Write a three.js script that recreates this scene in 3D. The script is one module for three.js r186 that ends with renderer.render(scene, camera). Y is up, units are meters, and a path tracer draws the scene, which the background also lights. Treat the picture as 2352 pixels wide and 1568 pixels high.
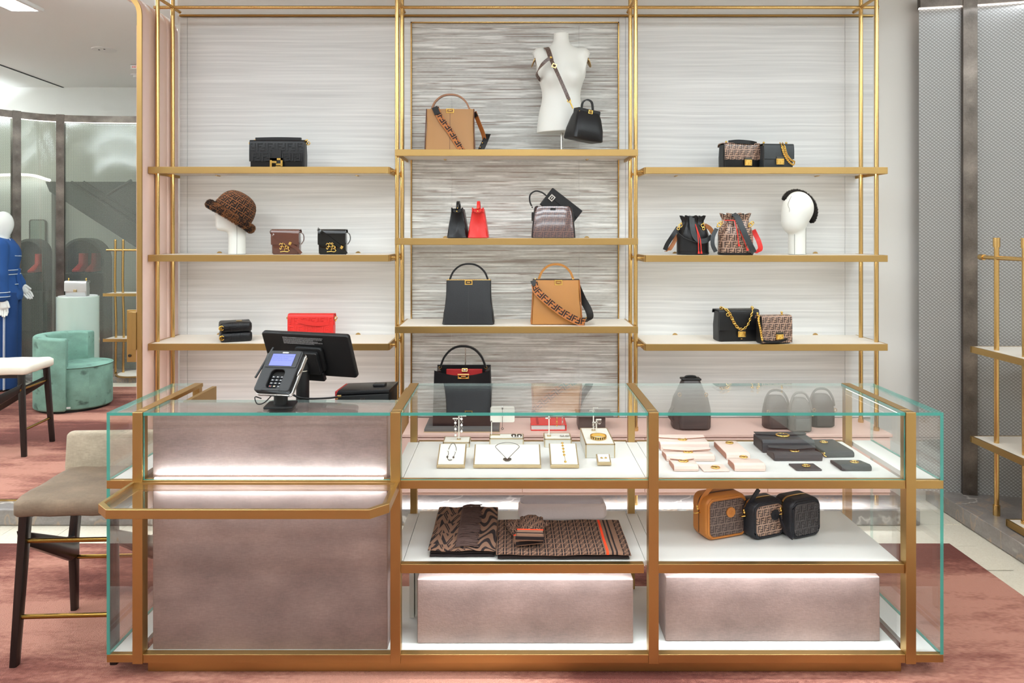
import * as THREE from 'three';
import { RoundedBoxGeometry } from 'three/addons/geometries/RoundedBoxGeometry.js';
import { mergeGeometries, mergeVertices, toCreasedNormals } from 'three/addons/utils/BufferGeometryUtils.js';
import { MarchingCubes } from 'three/addons/objects/MarchingCubes.js';
import { RectAreaLightUniformsLib } from 'three/addons/lights/RectAreaLightUniformsLib.js';

// ---------------------------------------------------------------- camera, exposure
const FOC = 1680, CX = 1176, CY = 535, EYE = 1.588;          // focal length in photo pixels, principal point, eye height (m)
const scene = new THREE.Scene();
scene.background = new THREE.Color(0x20201f);                 // closed room: nothing outside is seen
const camera = new THREE.PerspectiveCamera(2 * Math.atan(784 / FOC) * 180 / Math.PI, 2352 / 1568, 0.05, 60);
camera.position.set(0, EYE, 0);
camera.lookAt(0, EYE, -5);
camera.setViewOffset(2352, 1568, 0, 784 - CY, 2352, 1568);    // shift lens: verticals stay vertical
const renderer = new THREE.WebGLRenderer();
renderer.toneMapping = THREE.LinearToneMapping;
renderer.toneMappingExposure = 1.17;
renderer.shadowMap.enabled = true;
RectAreaLightUniformsLib.init();
const LUM = { ceiling: 9.8, shelf: 24, caseTop: 6, mid: 15, caseStrip: 80, under: 100, far: 9, cove: 120 };   // radiance of each kind of lamp
const WARM = 0xf7f8f2, WHITE = 0xe1f2fc, COOL = 0xe9f5ff;

// ---------------------------------------------------------------- helpers: places and objects
const V3 = (x, y, z) => new THREE.Vector3(x, y, z);
const PX = (px, Z) => (px - CX) * Z / FOC;                    // metres from a direction measured on the photo and a distance
const PY = (py, Z) => EYE - (py - CY) * Z / FOC;
const P = (px, py, Z) => V3(PX(px, Z), PY(py, Z), -Z);
const used = {};
function numbered(name) { const n = used[name] = (used[name] ?? -1) + 1; return n ? `${name}_${String(n).padStart(3, '0')}` : name; }
function tag(o, label, category, group) { o.userData.label = label; o.userData.category = category; if (group) o.userData.group = group; return o; }
function thing(name, label, category, [x, y, z] = [0, 0, 0], turn = 0, group) {
  const o = new THREE.Group(); o.name = numbered(name); scene.add(o);
  o.position.set(x, y, z); o.rotation.y = turn;
  return tag(o, label, category, group);
}
function part(parent, name, geo, mat, label) {
  const m = new THREE.Mesh(Array.isArray(geo) ? join(geo) : geo, mat); m.name = name; parent.add(m);
  if (label) m.userData.label = label;
  return m;
}
function struct(name, geo, mat, parent) {
  const m = new THREE.Mesh(Array.isArray(geo) ? join(geo) : geo, mat); m.name = name; (parent ?? scene).add(m);
  if (!parent) m.userData.kind = 'structure';
  return m;
}
function clone(o, label, [x, y, z], turn) {
  const c = o.clone(); c.name = numbered(o.name.replace(/_\d+$/, '')); scene.add(c);
  c.userData = { ...o.userData, label }; c.position.set(x, y, z); if (turn !== undefined) c.rotation.y = turn;
  return c;
}
// ---------------------------------------------------------------- helpers: geometry
function clean(g) {
  g = g.index ? g.toNonIndexed() : g;
  const o = new THREE.BufferGeometry();
  o.setAttribute('position', g.attributes.position);
  if (!g.attributes.normal) g.computeVertexNormals();
  o.setAttribute('normal', g.attributes.normal);
  o.setAttribute('uv', g.attributes.uv ?? new THREE.BufferAttribute(new Float32Array(g.attributes.position.count * 2), 2));
  return o;
}
const join = (list) => mergeGeometries(list.flat(3).map(clean));
function uvm(g, flip) {                                        // texture coordinates in metres, from the way each face looks
  g = clean(g);
  const p = g.attributes.position, uv = new Float32Array(p.count * 2), a = V3(), b = V3(), c = V3(), n = V3();
  for (let i = 0; i < p.count; i += 3) {
    a.fromBufferAttribute(p, i); b.fromBufferAttribute(p, i + 1); c.fromBufferAttribute(p, i + 2);
    n.subVectors(b, a).cross(c.clone().sub(a));
    const ax = Math.abs(n.x), ay = Math.abs(n.y), az = Math.abs(n.z);
    [a, b, c].forEach((v, k) => {
      const [u, w] = ax > ay && ax > az ? [v.z, v.y] : ay > az ? [v.x, -v.z] : [v.x, v.y];
      uv[(i + k) * 2] = flip ? w : u; uv[(i + k) * 2 + 1] = flip ? u : w;
    });
  }
  g.setAttribute('uv', new THREE.BufferAttribute(uv, 2));
  return g;
}
const shift = (g, x, y, z) => g.clone().translate(x, y, z);
const spin = (g, x = 0, y = 0, z = 0) => g.clone().applyMatrix4(new THREE.Matrix4().makeRotationFromEuler(new THREE.Euler(x, y, z)));
function box(w, h, d, x = 0, y = 0, z = 0, r = 0, s = 1) {
  const m = Math.min(w, h, d);
  const g = r > 0 ? new RoundedBoxGeometry(w, h, d, s, Math.min(r, m * 0.49)) : new THREE.BoxGeometry(w, h, d);
  return uvm(g.translate(x, y, z));
}
const bb = (x0, x1, y0, y1, Z0, Z1, r = 0, s = 1) => box(x1 - x0, y1 - y0, Z1 - Z0, (x0 + x1) / 2, (y0 + y1) / 2, -(Z0 + Z1) / 2, r, s);   // bounds; Z is the distance in front of the eye
function rod(a, b, r, r2 = r, seg = 14) {                     // capped cylinder between two points
  const d = b.clone().sub(a), g = new THREE.CylinderGeometry(r2, r, d.length(), seg);
  g.applyQuaternion(new THREE.Quaternion().setFromUnitVectors(V3(0, 1, 0), d.clone().normalize()));
  return clean(g.translate((a.x + b.x) / 2, (a.y + b.y) / 2, (a.z + b.z) / 2));
}
const cyl = (r, h, x = 0, y = 0, z = 0, seg = 20, r2 = r) => clean(new THREE.CylinderGeometry(r2, r, h, seg).translate(x, y, z));
const ball = (r, x, y, z, s = 10) => clean(new THREE.SphereGeometry(r, s, Math.max(6, s - 2)).translate(x, y, z));
const curveOf = (pts, closed = false, t = 0.5) => new THREE.CatmullRomCurve3(pts.map((p) => (p.isVector3 ? p : V3(...p))), closed, 'catmullrom', t);
function tube(pts, r, seg = 24, rad = 8, closed = false) {
  const c = curveOf(pts, closed), g = [clean(new THREE.TubeGeometry(c, seg, r, rad, closed))];
  if (!closed) g.push(ball(r, ...c.getPoint(0).toArray(), 8), ball(r, ...c.getPoint(1).toArray(), 8));
  return join(g);
}
function grid(rows, wrap = false, uvs) {                       // surface through rows of points
  const n = rows[0].length, pos = [], uv = [], idx = [];
  rows.forEach((r, j) => r.forEach((p, i) => { pos.push(p.x, p.y, p.z); uv.push(...(uvs ? uvs(j, i) : [i / (n - 1), j / (rows.length - 1)])); }));
  const m = wrap ? n : n - 1;
  for (let j = 0; j + 1 < rows.length; j++) for (let i = 0; i < m; i++) {
    const a = j * n + i, b = j * n + (i + 1) % n, c = a + n, d = b + n;
    idx.push(a, b, d, a, d, c);
  }
  const g = new THREE.BufferGeometry();
  g.setAttribute('position', new THREE.Float32BufferAttribute(pos, 3));
  g.setAttribute('uv', new THREE.Float32BufferAttribute(uv, 2));
  g.setIndex(idx); g.computeVertexNormals();
  return g;
}
function loft(rings, cap0 = true, cap1 = true, crease = 0.6) { // closed rings joined bottom to top, ends capped
  const fan = (r, up) => { const c = r.reduce((s, p) => s.add(p), V3()).divideScalar(r.length); return [r.map(() => c.clone()), r]; };
  const all = [...(cap0 ? [fan(rings[0])[0]] : []), ...rings, ...(cap1 ? [fan(rings.at(-1))[0]] : [])];
  let g = grid(all, true);
  const p = g.attributes.position; let vol = 0; const ix = g.index.array, a = V3(), b = V3(), c = V3();
  for (let i = 0; i < ix.length; i += 3) { a.fromBufferAttribute(p, ix[i]); b.fromBufferAttribute(p, ix[i + 1]); c.fromBufferAttribute(p, ix[i + 2]); vol += a.dot(b.cross(c)); }
  if (vol < 0) { for (let i = 0; i < ix.length; i += 3) [ix[i + 1], ix[i + 2]] = [ix[i + 2], ix[i + 1]]; }
  g.deleteAttribute('normal'); 
  g = toCreasedNormals(mergeVertices(g, 1e-6), crease);
  return g;
}
function ring(y, w, d, r, cx = 0, cz = 0, n = 4, m = 4) {      // rounded rectangle round the y axis
  const out = []; r = Math.min(r, w / 2 - 1e-4, d / 2 - 1e-4);
  const cs = [[1, 1, 0], [-1, 1, 1], [-1, -1, 2], [1, -1, 3]];
  cs.forEach(([sx, sz, q]) => {
    for (let i = 0; i <= n; i++) { const a = (q + i / n) * Math.PI / 2; out.push(V3(cx + sx * (w / 2 - r) + r * Math.cos(a), y, cz + sz * (d / 2 - r) + r * Math.sin(a))); }
    const A = out.at(-1), [tx, tz, t] = cs[(q + 1) % 4], aa = t * Math.PI / 2;
    const B = V3(cx + tx * (w / 2 - r) + r * Math.cos(aa), y, cz + tz * (d / 2 - r) + r * Math.sin(aa));
    for (let i = 1; i < m; i++) out.push(A.clone().lerp(B, i / m));
  });
  return out;
}
const body = (levels, crease = 0.7, n = 4, m = 4) => uvm(loft(levels.map(([y, w, d, r, cx = 0, cz = 0]) => ring(y, w, d, r, cx, cz, n, m)), true, true, crease));
function bend(g, f, crease) {                                  // moves every point, then new normals
  const p = g.attributes.position, v = V3();
  for (let i = 0; i < p.count; i++) { v.fromBufferAttribute(p, i); f(v); p.setXYZ(i, v.x, v.y, v.z); }
  if (crease === undefined) { g.computeVertexNormals(); return g; }
  g.deleteAttribute('normal');
  const uv = g.attributes.uv;
  g = mergeVertices(g, 1e-6);
  return toCreasedNormals(g, crease);
}
function ribbon(pts, width, thick, wdir, seg = 40, closed = false) {   // strap of a width and a thickness along a curve; wdir: vector or t => vector
  const c = curveOf(pts, closed), rows = [], uvr = [], L = c.getLength();
  for (let i = 0; i <= seg; i++) {
    const t = i / seg, p = c.getPointAt(t), T = c.getTangentAt(t), W = (typeof wdir === 'function' ? wdir(t) : wdir).clone();
    W.addScaledVector(T, -W.dot(T)).normalize(); const N = T.clone().cross(W).normalize();
    const q = (a, b) => p.clone().addScaledVector(W, a * width / 2).addScaledVector(N, b * thick / 2);
    rows.push([q(-1, 1), q(1, 1), q(1, 1), q(1, -1), q(1, -1), q(-1, -1), q(-1, -1), q(-1, 1)]);
  }
  const vs = [0, 1, 1, 1, 1, 0, 0, 0];
  const g = grid(rows, false, (j, i) => [j / seg * L, vs[i] * width]);
  const e = (r, f) => { const k = [r[0], r[1], r[3], r[5]]; const h = new THREE.BufferGeometry().setFromPoints(f ? [k[0], k[1], k[2], k[0], k[2], k[3]] : [k[0], k[2], k[1], k[0], k[3], k[2]]); h.computeVertexNormals(); return h; };
  return join(closed ? [g] : [g, e(rows[0], true), e(rows[seg], false)]);
}
function chain(pts, r, tubeR, n, seg = 10) {                   // links turned a quarter one after another
  const c = curveOf(pts), out = [], link = new THREE.TorusGeometry(r, tubeR, 5, seg);
  for (let i = 0; i < n; i++) {
    const t = (i + 0.5) / n, p = c.getPointAt(t), T = c.getTangentAt(t), m = link.clone();
    m.scale(1.35, 1, 1); m.rotateX(i % 2 ? Math.PI / 2 - 0.5 : 0.5);
    m.applyQuaternion(new THREE.Quaternion().setFromUnitVectors(V3(1, 0, 0), T)); m.translate(p.x, p.y, p.z); out.push(clean(m));
  }
  return join(out);
}
function plate(pts, depth, bevel = 0, holes = [], seg = 1) {   // extruded outline [x, y]..., depth along z, centred
  const s = new THREE.Shape(pts.map(([x, y]) => new THREE.Vector2(x, y)));
  holes.forEach((h) => s.holes.push(new THREE.Path(h.map(([x, y]) => new THREE.Vector2(x, y)))));
  const g = new THREE.ExtrudeGeometry(s, { depth: Math.max(1e-4, depth - 2 * bevel), bevelEnabled: bevel > 0, bevelSize: bevel, bevelThickness: bevel, bevelSegments: seg, bevelOffset: -bevel, steps: 1 });
  return uvm(g.translate(0, 0, -depth / 2 + bevel));
}
const rect = (w, h, x = 0, y = 0) => [[x - w / 2, y - h / 2], [x + w / 2, y - h / 2], [x + w / 2, y + h / 2], [x - w / 2, y + h / 2]];
function rrect(w, h, r, x = 0, y = 0, n = 5) {
  const o = []; [[1, -1, -1], [1, 1, 0], [-1, 1, 1], [-1, -1, 2]].forEach(([sx, sy, q]) => { for (let i = 0; i <= n; i++) { const a = (q + i / n) * Math.PI / 2; o.push([x + sx * (w / 2 - r) + r * Math.cos(a), y + sy * (h / 2 - r) + r * Math.sin(a)]); } });
  return o;
}
const frame = (w, h, bar, depth, bv = 0) => plate(rect(w, h), depth, bv, [rect(w - 2 * bar, h - 2 * bar)]);
function letters(w, h, bar, depth) {                           // an F and a turned F, as on the clasps
  const a = w * 0.06; 
  return join([box(bar, h, depth, -w / 2 + bar / 2), box(w * 0.55, bar, depth, -w / 2 + w * 0.275, h / 2 - bar / 2), box(w * 0.36, bar, depth, -w / 2 + w * 0.18 + bar, h * 0.12),
    box(bar, h, depth, w / 2 - bar / 2), box(w * 0.55, bar, depth, w / 2 - w * 0.275, -h / 2 + bar / 2), box(w * 0.36, bar, depth, w / 2 - w * 0.18 - bar, -h * 0.12)]);
}
const lathe = (pts, seg = 40) => clean(new THREE.LatheGeometry(pts.map(([x, y]) => new THREE.Vector2(x, y)), seg));
function blob(sdf, cx, cy, cz, half, res) {                    // surface of a distance field, by marching cubes
  const mc = new MarchingCubes(res, new THREE.MeshStandardMaterial(), false, false, 120000);
  mc.isolation = 0;
  for (let k = 0; k < res; k++) for (let j = 0; j < res; j++) for (let i = 0; i < res; i++) {
    const x = cx + (i - res / 2) / (res / 2) * half, y = cy + (j - res / 2) / (res / 2) * half, z = cz + (k - res / 2) / (res / 2) * half;
    mc.field[i + j * res + k * res * res] = -sdf(x, y, z);
  }
  mc.update();
  const n = mc.count, g = new THREE.BufferGeometry();
  g.setAttribute('position', new THREE.BufferAttribute(mc.positionArray.slice(0, n * 3), 3));
  g.setAttribute('normal', new THREE.BufferAttribute(mc.normalArray.slice(0, n * 3), 3));
  g.scale(half, half, half); g.translate(cx, cy, cz);
  return clean(g);
}
const smin = (a, b, k) => { const h = Math.max(k - Math.abs(a - b), 0) / k; return Math.min(a, b) - h * h * k * 0.25; };
function capsule(x, y, z, a, b, ra, rb, sx = 1, sz = 1) {       // tapered, optionally flattened about its axis
  const bx = b[0] - a[0], by = b[1] - a[1], bz = b[2] - a[2], t = Math.min(1, Math.max(0, ((x - a[0]) * bx + (y - a[1]) * by + (z - a[2]) * bz) / (bx * bx + by * by + bz * bz)));
  const dx = (x - a[0] - t * bx) / sx, dy = y - a[1] - t * by, dz = (z - a[2] - t * bz) / sz;
  return (Math.hypot(dx, dy, dz) - (ra + (rb - ra) * t)) * Math.min(1, sx, sz);
}
const ell = (x, y, z, c, r) => { const k = Math.hypot((x - c[0]) / r[0], (y - c[1]) / r[1], (z - c[2]) / r[2]); return (k - 1) * Math.min(...r); };

function pelt(parent, host, n, len, colors, m) {                 // short hairs standing on a surface: one part that nobody could count
  const g = host.geometry, p = g.attributes.position, q = g.attributes.normal, k = p.count / 3, o = new THREE.InstancedMesh(new THREE.ConeGeometry(0.0011, len, 3, 1, true).translate(0, len / 2, 0), m, n), M4 = new THREE.Matrix4(), Q = new THREE.Quaternion(), c = new THREE.Color();
  for (let i = 0; i < n; i++) { const t = Math.floor(rnd() * k) * 3; let u = rnd(), v = rnd(); if (u + v > 1) { u = 1 - u; v = 1 - v; } const a = V3().fromBufferAttribute(p, t), b = V3().fromBufferAttribute(p, t + 1), d = V3().fromBufferAttribute(p, t + 2), N = V3().fromBufferAttribute(q, t).add(V3(rnd() - 0.5, rnd() - 0.5, rnd() - 0.5).multiplyScalar(1.1)).normalize();
    const P0 = a.clone().multiplyScalar(1 - u - v).addScaledVector(b, u).addScaledVector(d, v); Q.setFromUnitVectors(V3(0, 1, 0), N); const s = 0.6 + 0.7 * rnd(); M4.compose(P0, Q, V3(1, s, 1)); o.setMatrixAt(i, M4); o.setColorAt(i, c.set(colors(P0))); }
  o.name = 'fur_hairs'; o.userData.kind = 'stuff'; parent.add(o); return o;
}
// ---------------------------------------------------------------- helpers: textures
let seed = 7; const rnd = () => { seed = (seed * 1664525 + 1013904223) >>> 0; return seed / 4294967296; };
const hash = (x, y, s) => { let h = (x * 374761393 + y * 668265263 + s * 2147483647) | 0; h = Math.imul(h ^ (h >>> 13), 1274126177); h ^= h >>> 16; return (h >>> 0) / 4294967296; };
function noise(u, v, nx, ny, s) {                              // tiles over u, v in 0..1 with nx by ny cells
  const x = u * nx, y = v * ny, ix = Math.floor(x), iy = Math.floor(y), f = (t) => t * t * (3 - 2 * t), fx = f(x - ix), fy = f(y - iy);
  const h = (i, j) => hash(((i % nx) + nx) % nx, ((j % ny) + ny) % ny, s);
  return (h(ix, iy) * (1 - fx) + h(ix + 1, iy) * fx) * (1 - fy) + (h(ix, iy + 1) * (1 - fx) + h(ix + 1, iy + 1) * fx) * fy;
}
const fbm = (u, v, nx, ny, s, o = 4) => { let t = 0, a = 0.5, w = 0; for (let i = 0; i < o; i++) { t += a * noise(u, v, nx << i, ny << i, s + i * 17); w += a; a *= 0.55; } return t / w; };
function paint(n, m, size, f, srgb = true) {                   // f(u, v) => grey or [r, g, b] in 0..255; size: metres (or [w, h]) that one tile covers
  const d = new Uint8Array(n * m * 4);
  for (let j = 0; j < m; j++) for (let i = 0; i < n; i++) { const c = f(i / n, j / m), k = (j * n + i) * 4; const a = Array.isArray(c) ? c : [c, c, c]; for (let q = 0; q < 3; q++) d[k + q] = Math.max(0, Math.min(255, a[q])); d[k + 3] = 255; }
  const t = new THREE.DataTexture(d, n, m); t.magFilter = THREE.LinearFilter; t.minFilter = THREE.LinearMipmapLinearFilter; t.generateMipmaps = true;
  t.wrapS = t.wrapT = THREE.RepeatWrapping; if (srgb) t.colorSpace = THREE.SRGBColorSpace; t.needsUpdate = true;
  const [w, h] = Array.isArray(size) ? size : [size, size]; t.repeat.set(1 / w, 1 / h);
  return t;
}
function draw(w, h, size, f, srgb = true) {                    // canvas texture
  const c = document.createElement('canvas'); c.width = w; c.height = h; f(c.getContext('2d'), w, h);
  const t = new THREE.CanvasTexture(c); t.wrapS = t.wrapT = THREE.RepeatWrapping; t.magFilter = THREE.LinearFilter; if (srgb) t.colorSpace = THREE.SRGBColorSpace;
  if (size) { const [a, b] = Array.isArray(size) ? size : [size, size]; t.repeat.set(1 / a, 1 / b); }
  return t;
}
const mixc = (a, b, t) => a.map((x, i) => x + (b[i] - x) * t);
const sat = (x) => Math.max(0, Math.min(1, x));
const zoomed = (t, w, h = w) => { const c = t.clone(); c.repeat.set(1 / w, 1 / h); c.needsUpdate = true; return c; };
// the interlocked letters: one tile holds two rows, the second half a unit along
function monogram(ctx, n, ground, ink, line, e = 0) {
  ctx.fillStyle = ground; ctx.fillRect(0, 0, 2 * n, 2 * n);
  const unit = (x, y) => {
    const q = (a, b, c, d, k = e) => ctx.fillRect(x + (a - k) * n, y + (b - k) * n, (c - a + 2 * k) * n, (d - b + 2 * k) * n);
    ctx.fillStyle = ink;
    q(0.06, 0.1, 0.19, 0.92); q(0.06, 0.1, 0.6, 0.23); q(0.19, 0.4, 0.46, 0.52);
    q(0.79, 0.1, 0.92, 0.92); q(0.38, 0.79, 0.92, 0.92); q(0.52, 0.52, 0.79, 0.64);
    if (line) { ctx.fillStyle = line; q(0, 0, 1, 0.035, 0); q(0, 0, 0.035, 1, 0); }
  };
  for (let i = -1; i < 3; i++) { unit(i * n, 0); unit((i + 0.5) * n, n); }
}
const mono = (size, ground, ink, line) => draw(256, 256, size * 2, (c) => monogram(c, 128, ground, ink, line));
const monoBump = (size) => draw(256, 256, size * 2, (c) => monogram(c, 128, '#fff', '#555'), false);
// ---------------------------------------------------------------- textures
const T = {
  silk: paint(1024, 1024, [1.7, 1.1], (u, v) => {              // pale wood veneer, fine grain along the wall
    const wob = (fbm(u, v, 3, 4, 5, 3) - 0.5) * 0.012, g = fbm(u, v + wob, 3, 120, 3, 3), b = fbm(u, v + wob, 2, 34, 9, 2), f = noise(u, v, 8, 512, 21);
    const k = 0.93 + (g - 0.5) * 0.15 + (b - 0.5) * 0.05 + (f - 0.5) * 0.03; return [231 * k, 231 * k, 229 * k]; }),
  reed: paint(1024, 2048, [0.9, 1.15], (u, v) => {             // woven grass: many thin reeds, each of its own tone
    const R = 170, wob = (noise(u, v, 4, 6, 4) - 0.5) * 0.0016, y = (v + wob) * R, i = Math.floor(y), t = y - i, o = hash(i, 3, 1);
    const tone = hash(i % R, 7, 2), along = noise((u + o) % 1, (i % R) / R, 3, R, 31), fine = noise(u, v, 60, R * 2, 12);
    let c = mixc([172, 170, 166], [218, 218, 214], sat(0.1 + 0.6 * tone + along * 0.4 + (fine - 0.5) * 0.3));
    const dk = noise((u + o) % 1, (i % R) / R, 4, R, 77), wt = noise((u + o * 2) % 1, (i % R) / R, 5, R, 55);
    c = mixc(c, [132, 114, 104], sat((dk - 0.72) * 5) * 0.6); c = mixc(c, [250, 250, 247], sat((wt - 0.68) * 5) * 0.8);
    const edge = Math.min(t, 1 - t); return edge < 0.1 ? mixc(c, [128, 120, 112], 0.55) : c; }),
  reedBump: paint(256, 1024, [0.9, 1.15], (u, v) => { const R = 170, t = (v * R) % 1; return 255 * Math.sqrt(Math.max(0, 1 - (2 * t - 1) ** 2)) * (0.6 + 0.4 * hash(Math.floor(v * R), 1, 6)); }, false),
  carpet: paint(1024, 1024, 2.6, (u, v) => {                   // brushed silk pile: patches laid one way or the other, with a fine grain
    const a = 0.9, du = u + 0.12 * (fbm(u, v, 4, 4, 40, 3) - 0.5), n = fbm(du, v, 3, 8, 11, 6), st = fbm(u, v, 10, 60, 15, 3), g = noise(u, v, 170, 400, 8);
    const t = sat((n - 0.47) * 3.4 + 0.42 + (st - 0.5) * 0.8 + (g - 0.5) * 0.35); return mixc([94, 41, 31], [174, 120, 102], t); }),
  pile: paint(512, 512, 0.35, (u, v) => 255 * (0.5 * noise(u, v, 220, 120, 3) + 0.5 * fbm(u, v, 30, 14, 4, 3)), false),
  terrazzo: paint(512, 512, 0.5, (u, v) => { const n = fbm(u, v, 60, 60, 2, 3), m = noise(u, v, 190, 190, 5); const c = mixc([208, 199, 180], [222, 214, 197], n); return m > 0.82 ? mixc(c, [196, 178, 150], 0.5) : c; }),
  marble: paint(1024, 1024, 1.3, (u, v) => {                   // grey brown marble, pale veins
    const w = fbm(u, v, 3, 3, 2, 5), n = fbm(u + 0.2 * w, v + 0.25 * w, 5, 7, 6, 6), f = noise(u, v, 160, 160, 9);
    const vein = 1 - sat(Math.abs(fbm(u + 0.3 * w, v, 4, 5, 14, 5) - 0.5) * 34), v2 = 1 - sat(Math.abs(fbm(u, v + 0.2 * w, 7, 6, 24, 4) - 0.52) * 40);
    let c = mixc([112, 106, 102], [168, 160, 154], sat(n * 1.5 - 0.3 + (f - 0.5) * 0.2)); c = mixc(c, [214, 208, 200], vein * 0.75); return mixc(c, [186, 150, 118], v2 * 0.5); }),
  mottle: paint(512, 512, 0.55, (u, v) => { const n = fbm(u, v, 5, 5, 8, 5), g = noise(u, v, 250, 90, 3), h = noise(u, v, 60, 300, 5); return 255 * sat(0.8 + (n - 0.5) * 0.42 + (g - 0.5) * 0.07 + (h - 0.5) * 0.06); }),
  nap: paint(512, 512, 0.7, (u, v) => { const n = fbm(u, v, 4, 6, 8, 5), g = noise(u, v, 60, 300, 3), h = noise(u, v, 260, 90, 5); return 255 * sat(0.84 + (n - 0.5) * 0.26 + (g - 0.5) * 0.07 + (h - 0.5) * 0.04); }),
  crush: paint(512, 512, 0.5, (u, v) => { const n = fbm(u, v, 4, 5, 18, 5), d = sat((fbm(u, v, 6, 8, 28, 5) - 0.64) * 6), g = noise(u, v, 240, 240, 3); return 255 * sat(0.86 + (n - 0.5) * 0.3 - d * 0.35 + (g - 0.5) * 0.06); }),
  grain: paint(256, 256, 0.06, (u, v) => 255 * fbm(u, v, 20, 20, 3, 3), false),
  brushed: paint(256, 256, 0.3, (u, v) => 255 * (0.5 + 0.5 * (noise(u, v, 3, 128, 5) - 0.5)), false),
  fuzz: paint(256, 256, 0.08, (u, v) => 255 * fbm(u, v, 18, 24, 7, 4), false),
  mesh: draw(128, 128, [0.022, 0.019], (c) => {                // woven wire, two cells a tile
    c.fillStyle = '#aaa5a1'; c.fillRect(0, 0, 128, 128);
    for (const [x, y] of [[32, 32], [96, 96], [160, 32], [-32, 32], [32, 160], [96, -32]]) { c.fillStyle = '#d6d3d0'; c.beginPath(); c.ellipse(x, y, 29, 20, 0.45, 0, 7); c.fill(); }
    for (const [x, y] of [[96, 32], [32, 96]]) { c.fillStyle = '#938e8a'; c.beginPath(); c.ellipse(x, y, 18, 13, 0, 0, 7); c.fill(); } }),
  weave: draw(64, 64, [0.016, 0.016], (c) => { c.fillStyle = '#b4b6b0'; c.fillRect(0, 0, 64, 64); c.fillStyle = '#f0f2ec'; c.fillRect(8, 8, 26, 26); c.fillRect(40, 40, 20, 20); }),
};
T.mono = mono(0.026, '#a5846e', '#3a2620', '#b8988a');
T.monoBump = monoBump(0.026);
T.monoDark = mono(0.03, '#6d5a51', '#43332f', '#8a7568');
T.monoGrey = mono(0.026, '#6b4f49', '#4a3c3e', '#7d655e');
T.fur = draw(256, 256, 0.084, (c) => { monogram(c, 128, '#7a4826', '#110906', '#a0673c', 0.028); c.globalAlpha = 0.75; c.lineWidth = 7; c.strokeStyle = '#160c08'; seed = 5; for (let i = 0; i < 260; i++) { const x = rnd() * 256, y = rnd() * 256; c.lineWidth = 2; c.strokeStyle = rnd() > 0.4 ? '#160c08' : '#8a5530'; c.beginPath(); c.moveTo(x, y); c.lineTo(x + (rnd() - 0.5) * 16, y + 8 + rnd() * 12); c.stroke(); } });
T.knit = mono(0.03, '#8d6a55', '#241a1a', '#7d5c4a');
T.strapMono = draw(256, 128, [0.1, 0.05], (c) => {              // letters on a strap, one behind the other
  c.fillStyle = '#b06a34'; c.fillRect(0, 0, 256, 128); c.fillStyle = '#22130e';
  for (let x = 0; x < 256; x += 128) { const q = (a, b, w, h) => c.fillRect(x + a, b, w, h); q(6, 16, 18, 96); q(6, 16, 64, 18); q(24, 54, 34, 16); q(104, 16, 18, 96); q(58, 94, 64, 18); q(70, 58, 34, 16); } });
T.zigzag = paint(512, 512, 1, (u, v) => {                      // knitted letters pulled into crossings on one side and waves on the other
  const w = u < 0.55 ? v * 5.5 + 1.3 * Math.abs((u * 3.4 + (Math.floor(v * 5.5) % 2) * 0.15) % 1 - 0.5) * 2 : v * 7 + 0.55 * Math.sin(u * 19 + 1.2 * Math.sin(v * 9)), t = ((w % 1) + 1) % 1;
  const gap = u < 0.55 ? Math.abs(((u * 5.1 + Math.floor(w) * 0.37) % 1) - 0.5) < 0.06 : false, notch = u < 0.55 && t > 0.17 && t < 0.27 && (u * 5.1 + Math.floor(w) * 0.37) % 1 < 0.45;
  const g = (noise(u, v, 200, 260, 3) - 0.5) * 12; return (t < 0.45 && !gap && !notch ? [40, 29, 29] : [141, 106, 85]).map((x) => x + g); });
T.print = draw(512, 128, null, (c) => {                         // the notice on the back of the till screen: white lines of small type
  c.fillStyle = '#0b0b0c'; c.fillRect(0, 0, 512, 128); c.fillStyle = '#ffffff'; c.font = 'bold 15px sans-serif'; c.fillText('RETURNS & EXCHANGES', 4, 16);
  c.font = 'bold 13px sans-serif'; const w = 'merchandise may be returned with the original receipt within the period of days of the purchase for credit in the same form of payment'.split(' ');
  c.fillText('All merchandise must be accompanied by the sales receipt.', 176, 16);
  for (let l = 0; l < 5; l++) { let s = ''; for (let k = 0; k < 13; k++) s += w[(l * 7 + k * 3) % w.length] + ' '; c.fillText(s, 4, 38 + l * 20, l === 4 ? 440 : 500); } });
T.screen = draw(256, 160, null, (c) => { c.fillStyle = '#8e95dc'; c.fillRect(0, 0, 256, 160); c.fillStyle = '#4a52a8'; c.font = '21px sans-serif'; c.fillText('Please have our associates', 12, 38, 232); c.fillText('and Cards On Policy?', 12, 66, 180); c.fillText('Touch Hardly Click now', 12, 94, 220); });
T.exit = draw(128, 48, null, (c) => { c.fillStyle = '#e6e3de'; c.fillRect(0, 0, 128, 48); c.fillStyle = '#d2281e'; c.font = 'bold 38px sans-serif'; c.fillText('EXIT', 18, 38); });

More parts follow.
